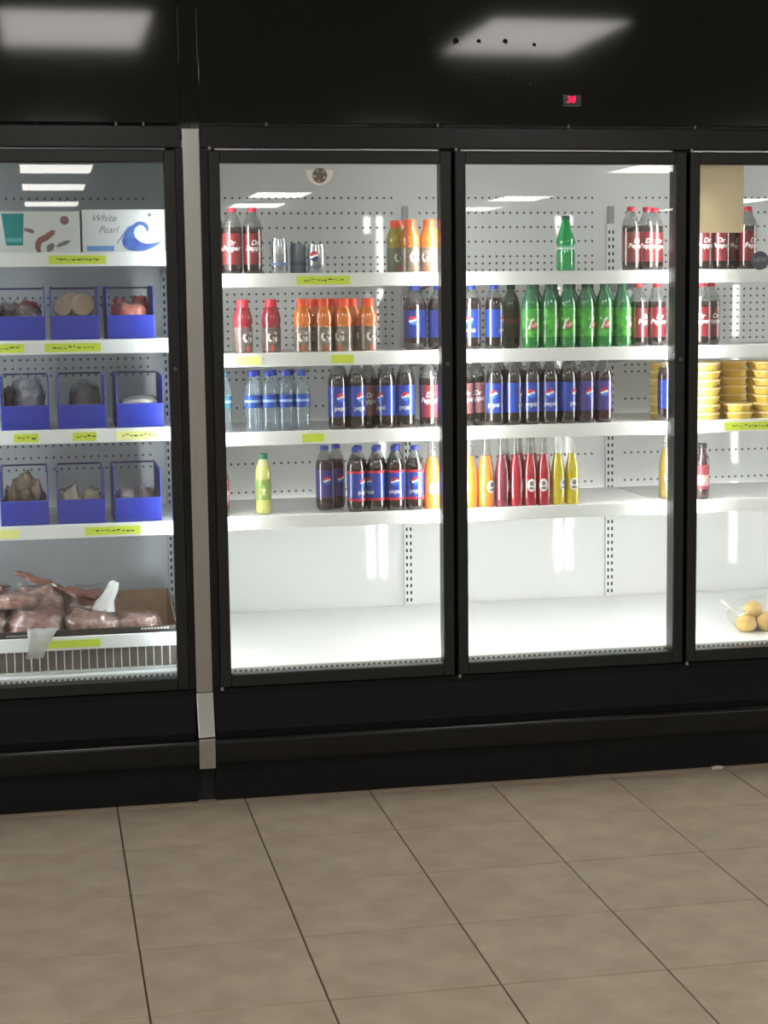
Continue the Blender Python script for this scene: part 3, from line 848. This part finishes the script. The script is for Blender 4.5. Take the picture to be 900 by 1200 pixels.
# third door
place('sprite', 'bare green bottle standing alone', 0, 2, [(.443, .25, 0)], 'green soda bottles')
place('cola', 'dark soda bottle, maroon label', 0, 2, [(.640, Y1, .6), (.699, .185, .1), (.744, .236, .3)], 'maroon-label soda bottles')
place('blue', 'blue-label cola bottle', 1, 2, [(.104, Y1, -.3), (.179, Y1, 1.2)], 'blue-label cola bottles')
place('darkgreen', 'dull olive soda bottle', 1, 2, [(.262, .27, .4)], 'olive soda bottles')
place('lime', 'front-row green soda bottle', 1, 2, [(.302, Y1, .1), (.363, Y1, 1.3), (.425, Y1, -.1), (.487, Y1, .8), (.549, Y1, .1), (.611, Y1, .9)], 'green soda bottles')
place('lime', 'back-row green soda bottle', 1, 2, [(.335, .236), (.397, .236), (.459, .236), (.520, .236), (.582, .236)], 'green soda bottles')
place('cola', 'dark soda bottle, maroon label', 1, 2, [(.676, .20, .9), (.741, .20, .2)], 'maroon-label soda bottles')
place('brown', 'dark soda bottle, dusty red label', 2, 2, [(.084, .195, .2), (.133, .236, .1)], 'dusty-red-label soda bottles')
place('blue', 'front-row blue-label cola bottle', 2, 2, [(.181, Y1, -.25), (.242, Y1, 1.2), (.303, Y1, -.1), (.364, Y1, 0), (.425, Y1, .9)], 'blue-label cola bottles')
place('blue', 'back-row blue-label cola bottle', 2, 2, [(.212, .238), (.273, .238), (.334, .238), (.395, .238), (.456, .238)], 'blue-label cola bottles')
place('purple', 'violet-label soda bottle', 2, 2, [(.487, Y1, .4), (.548, Y1, 0)], 'violet-label soda bottles')
place('navy', 'blue-label cola bottle beside door frame', 2, 2, [(.766, Y1, .4)], 'blue-label cola bottles')
place('f_orange', 'orange fruit soda bottle', 3, 2, [(.093, .176, -.6), (.150, .176, .7)], 'fruit soda bottles')
place('f_mauve', 'mauve fruit soda bottle', 3, 2, [(.2025, Y1, 1.4)], 'fruit soda bottles')
place('f_red', 'red fruit soda bottle', 3, 2, [(.250, Y1, 1.5), (.297, Y1, .2), (.344, Y1, -.1)], 'fruit soda bottles')
place('f_red', 'back-row red fruit soda bottle', 3, 2, [(.226, .2175), (.2735, .2175), (.3205, .2175)], 'fruit soda bottles')
place('f_yellow', 'yellow fruit soda bottle', 3, 2, [(.392, Y1, .9), (.440, Y1, .3)], 'fruit soda bottles')
place('f_amber', 'amber bottle half hidden by door frame', 3, 2, [(.795, .25, .3)], 'fruit soda bottles')
# rightmost door
place('cola', 'dark soda bottle, maroon label', 0, 3, [(.889, Y1, .3), (.952, Y1, -.2), (1.002, .215, .8), (1.045, Y1, .5)], 'maroon-label soda bottles')
place('cola', 'dark soda bottle, maroon label', 1, 3, [(.888, Y1, -.3), (.936, .215, .4)], 'maroon-label soda bottles')
place('collage', 'juice bottle with colourful fruit band', 3, 3, [(.905, .20, 0)], 'juice bottles')

# stacked yellow tubs
TUB = mat('tub_yellow', (228, 196, 92), .35, subsurf=.0)
TLID = mat('tub_lid', (240, 214, 150), .35)
tub = thing('food_tub', (0, 0, 0))
MB().lathe([(.036, 0), (.040, .001), (.0455, .0205)], 24).build('tub_body', TUB, tub, smooth=True)
MB().lathe([(.0475, .0195), (.0490, .0205), (.0490, .0255), (.0470, .0275), (.030, .0272)], 24).build('lid', TLID, tub, smooth=True)
register(tub)
firstt = True
for cx, cy, n, nm in ((.906, .180, 7, 'front stack beside door frame'), (1.022, .180, 2, 'low front stack'), (1.127, .180, 7, 'rightmost front stack'),
                      (.946, .300, 7, 'left back stack'), (1.046, .292, 7, 'middle back stack'), (1.146, .300, 7, 'right back stack'), (.803, .300, 7, 'lone stack left of door frame')):
    for k in range(n):
        o = tub if firstt else copy_tree(tub); firstt = False
        o.location = (cx + rnd.uniform(-.0015, .0015), cy + rnd.uniform(-.0015, .0015), S[2] + k * .0276)
        o.rotation_euler = (0, 0, rnd.uniform(0, 6))
        tag(o, f'yellow food tub, {ORD[k]} from bottom, {nm}, third shelf', 'tub', 'stacked yellow tubs')

# bag of yellow rolls on the deck behind the rightmost door
ROLL = mat('pale_dough', (226, 196, 128), .5, noise_amt=.25, noise_scale=18, rgb2=(206, 170, 100))
def deck_z(y): return .391 + (y - .10) * .064 / .61
k = 0
for (x, y, r, lift) in ((1.070, .20, .036, 0), (1.105, .255, .034, .0), (1.145, .20, .040, 0), (1.100, .215, .032, .048), (1.205, .23, .042, 0)):
    o = blob(r * 1.05, r, r * .82, 20 + k, .12, 1.6, 18, flat=.1).build('bread_roll', ROLL, smooth=True, ang=180)
    o.location = (x, y, deck_z(y) + lift + .001)
    tag(o, ['leftmost pale yellow roll in the clear bag on cooler floor', 'back pale yellow roll in the clear bag on cooler floor', 'centre pale yellow roll in the clear bag on cooler floor',
            'topmost pale yellow roll in the clear bag on cooler floor', 'rightmost pale yellow roll in the clear bag on cooler floor'][k], 'roll', 'rolls in the clear bag')
    k += 1
BAGM = clear('bag_film', (250, 250, 248), base=.04, body=.03, body_rgb=(240, 240, 236), rough=.12, bump=.8, bump_scale=25, edge=.12)
bag = thing('clear_bag', (1.13, .22, deck_z(.22)), 'thin clear bag around pale yellow rolls on the cooler floor', 'bag')
bb = blob(.118, .080, .062, 3, .12, 2.5, 24, flat=.15); bb.build('bag_film', BAGM, bag, smooth=True, ang=180)
tw = MB().tube([(-.085, .0, .062), (-.115, .0, .082), (-.138, .0, .100), (-.146, .002, .106)], .006, 7)
tw.build('twisted_end', clear('bag_twist', (250, 250, 250), base=.10, body=.45, body_rgb=(240, 240, 240), rough=.15), bag, smooth=True)

# things on the door glass
PAPER = mat('cream_paper', (236, 229, 206), .8, noise_amt=.06, noise_scale=8)
_nt = PAPER.node_tree; _b = _nt.nodes['Principled BSDF']
_tl = _nt.nodes.new('ShaderNodeBsdfTranslucent'); _tl.inputs[0].default_value = lin((236, 229, 206)) + (1,)
_mx = _nt.nodes.new('ShaderNodeMixShader'); _mx.inputs[0].default_value = .4
_nt.links.new(_b.outputs[0], _mx.inputs[1]); _nt.links.new(_tl.outputs[0], _mx.inputs[2])
_nt.links.new(_mx.outputs[0], _nt.nodes['Material Output'].inputs[0])
pn = MB().box(-.0735, .0735, -.0008, .0008, 0, .212).build('paper_notice', PAPER)
pn.location = (.879, -.0075, 1.739)
tag(pn, 'blank cream sheet of paper taped to the top corner of rightmost door', 'paper')
stk = thing('round_sticker', (-.412, -.0066, 1.890), 'white round-bottomed sticker with grey round emblem on second door glass', 'sticker')
prof = [(-.042, .043)] + [(.042 * math.cos(a), .038 + .042 * math.sin(a) * 1.0) for a in [math.pi + math.pi * i / 18 for i in range(19)]] + [(.042, .043)]
MB().plate(prof, -.0006, .0004).build('backing', mat('sticker_white', (244, 243, 240), .5), stk)
em = MB().disc_y(0, .026, .0225, -.0012, -.0006, 22).build('emblem', mat('sticker_grey', (112, 110, 106), .5), stk)
ee = MB()
for q_ in range(5):
    a_ = math.radians(90 + 36 + q_ * 72 - 8)
    ee.disc_y(.0155 * math.cos(a_), .026 + .0155 * math.sin(a_), .0042 if q_ in (1, 3) else .0032, -.0016, -.0012, 6)
ee.build('emblem_marks', mat('sticker_mark', (205, 204, 198), .5), em)
bd = thing('round_badge', (1.012, -.0066, 1.622), 'small dark round badge reading NEW on rightmost door glass', 'sticker')
MB().disc_y(0, .028, .030, -.0006, .0004, 22).build('badge_disc', mat('badge_slate', (96, 106, 118), .5), bd)
bt = MB(); flat_text(bt, 'NEW', 0, -.0009, .030, .021, bold=.01); bt.build('lettering', mat('badge_text', (170, 178, 184), .5), bd)

# ------------------------------------------------------------------ left cooler contents
# two frozen-food boxes on the top shelf
def carton(loc, w, h, d, label, cat):
    t = thing('food_carton', loc, label, cat)
    MB().box(-w / 2, w / 2, 0, d, 0, h).build('box', mat('carton_white', (206, 208, 206), .4, noise_amt=.04, noise_scale=6), t, bevel=.002)
    return t
ca = carton((-1.256, .185, SL[0]), .254, .132, .20, 'white carton printed with shrimp and a teal stripe, top left shelf', 'box')
cw = carton((-.996, .185, SL[0]), .252, .137, .20, 'white carton printed with a blue curling wave, top left shelf', 'box')
def px_a(u, v): return ((u - 46.5) / 387.0, (296 - v) / 384.0)     # carton print, measured from its own lower edge
def prints(t, name, polys, m, y=-.0006):
    mb = MB()
    for p in polys: mb.plate(p, y, 0.0)
    return mb.build(name, m, t)
prints(ca, 'teal_stripe', [[px_a(*q) for q in ((9.5, 285), (29, 285), (31, 248), (5, 248))]], mat('print_teal', (28, 128, 126), .4))
prints(ca, 'pale_stripe', [[px_a(*q) for q in ((10, 281), (28, 281), (28.6, 276), (9.6, 276))]], mat('print_pale_teal', (96, 168, 164), .4), -.0011)
prints(ca, 'brown_bar', [[px_a(*q) for q in ((31, 268), (41, 271.5), (43, 269), (40, 266), (31, 264.5))]], mat('print_brown', (132, 104, 98), .5))
prints(ca, 'shrimp_picture', [[px_a(*q) for q in ((46, 295), (43, 288), (43, 282), (47, 276), (55, 272), (63, 267), (67, 268), (66, 272), (58, 279), (51, 282), (49, 288), (50, 294))]], mat('print_shrimp', (142, 96, 92), .5, noise_amt=.3, noise_scale=120))
prints(ca, 'garnish_picture', [[px_a(*q) for q in ((57, 294), (56, 286), (62, 282), (66, 284), (64, 290))], [px_a(*q) for q in ((67, 287), (70, 283), (80, 279), (85, 280), (80, 284), (72, 287))]], mat('print_garnish', (112, 114, 106), .5))
mbd = MB(); cx_, cz_ = px_a(78, 256); mbd.disc_y(cx_, cz_, .0135, -.0006, 0, 18); mbd.build('round_mark', mat('print_mauve', (140, 92, 98), .5), ca)
def px_b(u, v): return ((u - 144.8) / 388.0, (296 - v) / 384.0)
wave = [(173, 271), (175, 265), (173, 260), (168, 257.5), (161, 258), (153, 263), (146, 271), (142.5, 280), (144, 287), (150, 291), (158, 292.5), (168, 292), (180, 288), (191, 280.5),
        (180, 283), (171, 284), (164, 281.5), (158.5, 277), (156.5, 271), (158.5, 265), (163, 261.5), (168, 262), (171, 265.5)]
wv = MB()
outer = wave[:14]; inner = wave[13:][::-1]
inner = [wave[0]] + [wave[22], wave[21], wave[20], wave[19], wave[18], wave[17], wave[16], wave[15], wave[14]] + [wave[13]]
def resample(pl, n):
    L = [0]
    for a, b in zip(pl, pl[1:]): L.append(L[-1] + math.dist(a, b))
    out = []
    for i in range(n):
        t = L[-1] * i / (n - 1); j = 0
        while j < len(L) - 2 and L[j + 1] < t: j += 1
        u = (t - L[j]) / max(1e-6, L[j + 1] - L[j]); out.append((pl[j][0] + u * (pl[j + 1][0] - pl[j][0]), pl[j][1] + u * (pl[j + 1][1] - pl[j][1])))
    return out
oo, ii = resample(outer, 24), resample(inner, 24)
for a in range(23):
    q = [px_b(*oo[a]), px_b(*oo[a + 1]), px_b(*ii[a + 1]), px_b(*ii[a])]
    wv.add([(x, -.0006, z) for x, z in q], [(0, 1, 2, 3)], 0)
wv.build('wave_picture', mat('print_wave', (84, 118, 186), .45, noise_amt=.5, noise_scale=40, rgb2=(52, 80, 160)), cw)
prints(cw, 'spray_line', [[px_b(*q) for q in ((136, 283), (137, 284), (150, 266), (153, 262), (150, 263.5))]], mat('print_spray', (110, 128, 160), .5))
prints(cw, 'blue_box', [[px_b(*q) for q in ((101, 292), (133, 292), (133, 286), (101, 286))]], mat('print_blue', (98, 144, 196), .5))
tb = MB(); x_, z_ = px_b(121, 254); flat_text(tb, 'White', x_, -.0006, z_, .030, shear=.45, bold=-.004); x_, z_ = px_b(126, 267.5); flat_text(tb, 'Pearl', x_, -.0006, z_, .029, shear=.45, bold=-.004)
tb.build('lettering', mat('print_ink_grey', (104, 108, 128), .5), cw)
mk = MB(); x_, z_ = px_b(176, 250); mk.disc_y(x_, z_, .0055, -.0006, 0, 12); mk.box(x_ + .010, x_ + .040, -.0006, 0, z_ - .0012, z_ + .0012); mk.build('maker_mark', mat('print_mark', (120, 108, 96), .5), cw)

# blue bins
def make_bin():
    t = thing('storage_bin', (0, 0, 0))
    w, d, hf, hs, th = .073, .30, .078, .168, .003
    MB().prism_x([(0, .012), (0, hf), (.005, hf + .002), (.005, .004)][::-1], -w + .001, w - .001).build('bin_front', BLUE_BIN, t, bevel=.0015)
    for s in (-1, 1):
        x = s * (w - th / 2)
        MB().prism_x([(.003, .002), (.003, hf + .006), (.020, hs), (d, hs), (d, .002)][::-1], x - th / 2, x + th / 2).build('bin_side', BLUE_BIN, t, bevel=.001)
        MB().box(x - .005 if s > 0 else x - .0015, x + .0015 if s > 0 else x + .005, .020, d, hs - .004, hs).build('bin_rim', BLUE_BIN, t)
    MB().box(-w, w, .004, d, 0, .004).build('bin_floor', BLUE_BIN, t)
    MB().box(-w, w, d - .003, d, hs - .006, hs).build('back_rail', mat('bin_dark_blue', (40, 46, 96), .4), t)  # thin rail in a darker blue than the bin walls
    register(t)
    return t
bn = make_bin(); firstb = True
BIN_ROWS = {1: (-1.316, -1.153, -.984), 2: (-1.313, -1.141, -.963), 3: (-1.325, -1.152, -.978)}
CONTENT = {(1, 0): 'pink wrapped packs', (1, 1): 'round tan packs', (1, 2): 'an orange-red tray', (2, 0): 'a dark blue bag', (2, 1): 'dark brown packs', (2, 2): 'a pale flat pack',
           (3, 0): 'brown and tan meat', (3, 1): 'cream lumps', (3, 2): 'small tan packs'}
BINPOS = {}
for si in (1, 2, 3):
    for bi, bx in enumerate(BIN_ROWS[si]):
        o = bn if firstb else copy_tree(bn); firstb = False
        o.location = (bx, .150, SL[si])
        tag(o, f'blue plastic bin holding {CONTENT[(si, bi)]}, {ORD[bi]} from left, {SHELF[si]}', 'bin', 'blue plastic bins')
        BINPOS[(si, bi)] = (bx, .150, SL[si] + .004)

WRAP = clear('shrink_wrap', (248, 248, 248), base=.07, body=.05, body_rgb=(225, 225, 225), rough=.10, bump=1.0, bump_scale=45, edge=.15)
mp_ = (-1.18, .15, .455)
def lump(pos, off, rr, m, label, cat, name='meat_pack', seed=0, amp=.25, rot=(0, 0, 0), film=False, flat=.25, freq=2.0):
    if pos != mp_: rr = (rr[0] * .96, rr[1] * .96, rr[2] * 1.0)
    o = thing(name, (pos[0] + off[0], pos[1] + off[1], pos[2] + off[2]), label, cat) if film else None
    bx_ = .6 if (film or 'pack' in name) else 1.0
    amp *= 1.35
    b = blob(*rr, seed=seed, amp=amp, freq=freq * 1.3, flat=flat, sub=22, boxy=bx_)
    if film:
        o.rotation_euler = rot
        b.build('filling', m, o, smooth=True, ang=180)
        blob(rr[0] * 1.05, rr[1] * 1.05, rr[2] * 1.07, seed=seed, amp=amp * 1.1, freq=freq * 1.3, flat=flat, sub=22, boxy=bx_).build('wrap', WRAP, o, smooth=True, ang=180)
    else:
        o = b.build(name, m, smooth=True, ang=180)
        o.location = (pos[0] + off[0], pos[1] + off[1], pos[2] + off[2]); o.rotation_euler = rot
        tag(o, label, cat)
    return o
PINK = mat('pink_meat', (188, 148, 146), .4, coat=.4, noise_amt=.4, noise_scale=16, rgb2=(104, 84, 84))
REDM = mat('red_pack', (166, 62, 68), .4, coat=.3, noise_amt=.3, noise_scale=25)
TAN = mat('tan_patty', (204, 172, 134), .5, coat=.3, noise_amt=.25, noise_scale=25)
ORANGE_RED = mat('orange_red_tray', (206, 98, 72), .4, coat=.4, noise_amt=.2, noise_scale=20)
NAVYB = mat('navy_bag', (48, 50, 92), .3, coat=.8, noise_amt=.8, noise_scale=34, rgb2=(150, 152, 166))
BROWN = mat('dark_brown_meat', (84, 74, 66), .5, coat=.2, noise_amt=.4, noise_scale=15)
PALE = mat('pale_fillet', (196, 190, 176), .4, coat=.4, noise_amt=.3, noise_scale=25, rgb2=(150, 146, 134))
FOWL = mat('tan_poultry', (178, 154, 130), .4, coat=.4, noise_amt=.5, noise_scale=18, rgb2=(92, 78, 68))
CREAM = mat('cream_dough', (206, 192, 168), .45, coat=.3, noise_amt=.25, noise_scale=20)
MEAT = mat('red_meat', (112, 46, 38), .3, coat=.8, noise_amt=.8, noise_scale=18, rgb2=(150, 92, 78))
MEATP = mat('pinkish_meat', (124, 62, 50), .3, coat=.8, noise_amt=.7, noise_scale=26, rgb2=(178, 144, 128))
p = BINPOS[(1, 0)]
lump(p, (.02, .085, 0), (.042, .055, .055), PINK, 'pink wrapped meat pack in the leftmost bin, second shelf', 'meat', seed=1, film=True)
lump(p, (-.035, .15, .0), (.030, .050, .064), PINK, 'grey-pink wrapped pack at the back of leftmost bin, second shelf', 'meat', seed=2, film=True)
lump(p, (.022, .205, 0), (.040, .036, .068), REDM, 'red pack behind pink packs in leftmost bin, second shelf', 'meat', seed=3)
p = BINPOS[(1, 1)]
for i, (ox, oy, r, nm) in enumerate(((-.036, .062, .030, 'left'), (.026, .056, .036, 'big right'), (-.006, .122, .038, 'back'))):
    t = thing('patty_pack', (p[0] + ox, p[1] + oy, p[2] + .070), f'{nm} round tan patty pack standing in the middle bin, second shelf', 'food', 'round tan patty packs')
    t.rotation_euler = (math.radians(-14), 0, rnd.uniform(-.15, .15))
    MB().disc_y(0, r, r, -.012, .012, 26, rz=r).build('patty', TAN, t, bevel=.005)
    MB().disc_y(0, r, r * 1.05, -.015, .016, 22, rz=r * 1.0).build('wrap', WRAP, t, bevel=.006)
lump(p, (0, .10, 0), (.062, .085, .034), BROWN, 'brown pack lying under the round tan patty packs', 'meat', seed=33, amp=.08, flat=.1)
p = BINPOS[(1, 2)]
lump(p, (.006, .075, 0), (.052, .055, .062), ORANGE_RED, 'orange-red wrapped tray in the bin beside the steel strip', 'food', seed=5, film=True, amp=.12, name='food_tray')
lump(p, (-.026, .165, 0), (.030, .034, .070), REDM, 'left red pack behind the orange-red tray', 'food', name='food_pack', seed=6)
lump(p, (.036, .160, 0), (.028, .034, .074), REDM, 'right red pack behind the orange-red tray', 'food', name='food_pack', seed=7)
p = BINPOS[(2, 0)]
lump(p, (.010, .095, 0), (.050, .058, .083), NAVYB, 'crumpled dark blue printed bag in the leftmost bin, third shelf', 'bag', name='frozen_food_bag', seed=8, film=True, amp=.3, freq=3)
lump(p, (-.046, .20, 0), (.022, .05, .070), BROWN, 'brown pack beside the dark blue bag, third shelf', 'meat', seed=9)
p = BINPOS[(2, 1)]
lump(p, (.012, .13, 0), (.052, .070, .072), BROWN, 'dark brown wrapped pack filling the middle bin, third shelf', 'meat', seed=10, film=True, amp=.15)
p = BINPOS[(2, 2)]
lump(p, (.002, .10, .045), (.062, .060, .026), PALE, 'flat pale wrapped fillet pack in the bin beside the steel strip', 'fish', name='fish_pack', seed=11, film=True, amp=.18)
lump(p, (.002, .10, 0), (.058, .070, .023), BROWN, 'dark pack under the flat pale fillet pack', 'meat', seed=31)
p = BINPOS[(3, 0)]
for i, (ox, oy, r, rz, nm) in enumerate(((-.042, .080, (.026, .040, .064), .5, 'left upright'), (.004, .085, (.030, .040, .060), -.3, 'middle'), (.040, .100, (.026, .04, .070), .3, 'right'), (.000, .180, (.050, .040, .082), 0, 'back'))):
    lump(p, (ox, oy, 0), r, FOWL, f'{nm} brown and tan meat piece in the leftmost bin, fourth shelf', 'meat', name='meat_piece', seed=12 + i, amp=.35, freq=2.4)
p = BINPOS[(3, 1)]
lump(p, (-.032, .085, 0), (.034, .040, .058), CREAM, 'left cream lump in the middle bin, fourth shelf', 'food', name='dough_lump', seed=17, film=True)
lump(p, (.034, .090, 0), (.034, .040, .052), CREAM, 'right cream lump in the middle bin, fourth shelf', 'food', name='dough_lump', seed=18, film=True)
p = BINPOS[(3, 2)]
lump(p, (-.034, .110, 0), (.032, .040, .052), FOWL, 'left small tan pack in the bin beside strip, fourth shelf', 'meat', seed=19, film=True)
lump(p, (.034, .105, 0), (.030, .040, .052), FOWL, 'right small tan pack in the bin beside strip, fourth shelf', 'meat', seed=20, film=True)

# meat box in the bottom basket
ZB = .420
bx = thing('meat_box', (-1.18, .15, ZB), 'open brown cardboard box of wrapped meat in the wire basket', 'box')
w0, w1 = -.38, .315
bz = lambda y: y
MB().box(w0, w1, 0.0, .40, .030, .034).build('box_floor', CARD, bx)
MB().box(w0, w1, .40, .404, .030, .160).build('back_wall', CARD, bx)
MB().prism_x([(0, .030), (0, .100), (.40, .160), (.40, .030)][::-1], w1 - .004, w1).build('side_wall', CARD, bx)
MB().prism_x([(0, .030), (0, .100), (.40, .160), (.40, .030)][::-1], w0, w0 + .004).build('side_wall', CARD, bx)
MB().box(w0, w1, -.004, 0, .070, .108).build('front_wall', mat('dark_printed_card', (44, 42, 42), .5), bx)
MB().box(w0, w1, -.004, 0, -.018, .070).build('lower_front', mat('grey_brown_card', (112, 102, 94), .7, noise_amt=.3, noise_scale=14), bx)
pr_ = MB(); 
for k_ in range(9): pr_.box(.20 + k_ * .010, .207 + k_ * .010, -.0046, -.004, .098, .104)
for k_ in range(12): pr_.box(-.215 + k_ * .007, -.211 + k_ * .007, -.0046, -.004, .094, .098)
pr_.build('print_marks', mat('print_light', (190, 188, 180), .6), bx)
mp_ = (-1.18, .15, ZB + .035)
FILMED = [((-.285, .075, 0), (.078, .060, .068), MEATP, 'wrapped meat pack at the front left of the basket'),
          ((-.120, .072, 0), (.085, .060, .074), MEAT, 'wrapped red meat pack at the front centre of the basket'),
          ((.045, .072, 0), (.078, .060, .066), MEATP, 'wrapped meat pack right of the front centre in basket'),
          ((.195, .085, 0), (.070, .062, .056), MEATP, 'flat wrapped meat pack at the right end of basket'),
          ((-.285, .220, 0), (.080, .070, .098), MEAT, 'brown-red wrapped meat pack at the back left of basket'),
          ((-.115, .220, 0), (.084, .072, .104), MEATP, 'tall wrapped meat pack at the back centre of basket'),
          ((.055, .220, 0), (.080, .070, .090), MEAT, 'wrapped meat pack behind the white bag corner'),
          ((-.205, .150, .125), (.095, .050, .026), MEATP, 'small flat wrapped pack lying on top of the pile')]
for q_, (off_, rr_, m_, l_) in enumerate(FILMED):
    lump(mp_, off_, rr_, m_, l_, 'meat', seed=40 + q_, film=True, amp=.22, flat=.25, freq=1.8)
STRIPS = [((-.105, .200, .185), .085, 25, .1, 'long red meat strip slanting across the top of the pile'),
          ((-.285, .160, .165), .075, -10, .2, 'brown-red meat strip at the left of the basket pile'),
          ((.015, .160, .150), .060, 16, -.2, 'short red meat strip beside the white bag corner')]
for q_, (off_, L_, tilt_, rz_, l_) in enumerate(STRIPS):
    lump(mp_, off_, (L_, .026, .013), MEAT, l_, 'meat', name='meat_strip', seed=60 + q_, amp=.5, freq=2.6, rot=(0, math.radians(tilt_), rz_))
wb = MB()
pts = [(-.034, 0), (-.026, .030), (-.006, .055), (.008, .078), (.020, .10), (.040, .094), (.038, .066), (.030, .035), (.036, 0)]
for (px_, pz_) in (): pass
n_ = len(pts)
fold = []
for j, (dy, sc) in enumerate(((-.012, .75), (-.004, 1.0), (.008, 1.0), (.016, .7))):
    fold += [(x * sc + .004 * j, dy + .006 * math.sin(i * 1.7 + j), z * (0.9 + .1 * sc)) for i, (x, z) in enumerate(pts)]
fs_ = []
for j in range(3):
    for i in range(n_):
        a = j * n_ + i; b = j * n_ + (i + 1) % n_
        fs_.append((a, b, b + n_, a + n_))
fs_.append(tuple(range(n_))[::-1]); fs_.append(tuple(range(3 * n_, 4 * n_)))
wb.add(fold, fs_)
FILM = clear('milky_film', (250, 250, 250), base=.10, body=.62, body_rgb=(238, 238, 236), rough=.15, bump=.8, bump_scale=40)
o = wb.build('plastic_bag', FILM, smooth=True, ang=70); o.location = (-1.100, .225, ZB + .150)
o.rotation_euler = (0, math.radians(8), 0)
tag(o, 'white translucent plastic bag corner sticking up from the basket pile', 'bag')
# plastic sheet hanging over the rail
pth = [(.06, .105), (.02, .112), (-.012, .118), (-.044, .112), (-.048, .085), (-.046, .055), (-.043, .030)]
sh = MB(); nseg = 6
for i, (y, z) in enumerate(pth):
    t_ = i / (len(pth) - 1)
    for j in range(nseg + 1):
        u = j / nseg - .5
        sh.v.append((u * (.075 + .02 * math.sin(t_ * 5)) - .03 * t_ + .012 * math.sin(t_ * 3), y + .004 * math.sin(j * 1.9 + i), z + .003 * math.cos(j * 2.3 + i)))
for i in range(len(pth) - 1):
    for j in range(nseg):
        a = i * (nseg + 1) + j
        sh.f.append((a, a + 1, a + nseg + 2, a + nseg + 1)); sh.m.append(0)
o = sh.build('plastic_sheet', clear('sheet_film', (250, 250, 250), base=.10, body=.34, body_rgb=(238, 238, 236), rough=.15, bump=.8, bump_scale=40, edge=.3), smooth=True, ang=180); o.location = (-1.285, .15, ZB)
sm = o.modifiers.new('thickness', 'SOLIDIFY'); sm.thickness = .001
tag(o, 'milky plastic sheet hanging over the basket rail at the left', 'plastic')

# small scrap on the floor in front of the kick plate
o = MB().plate([(-.018, 0), (.020, 0), (.024, .006), (.004, .010), (-.016, .007)], -.008, .004).build('paper_scrap', mat('scrap_white', (190, 184, 176), .7))
o.location = (.865, -.05, .0005)
tag(o, 'small white paper scrap on the floor against the kick plate', 'paper')

bpy.context.view_layer.update()
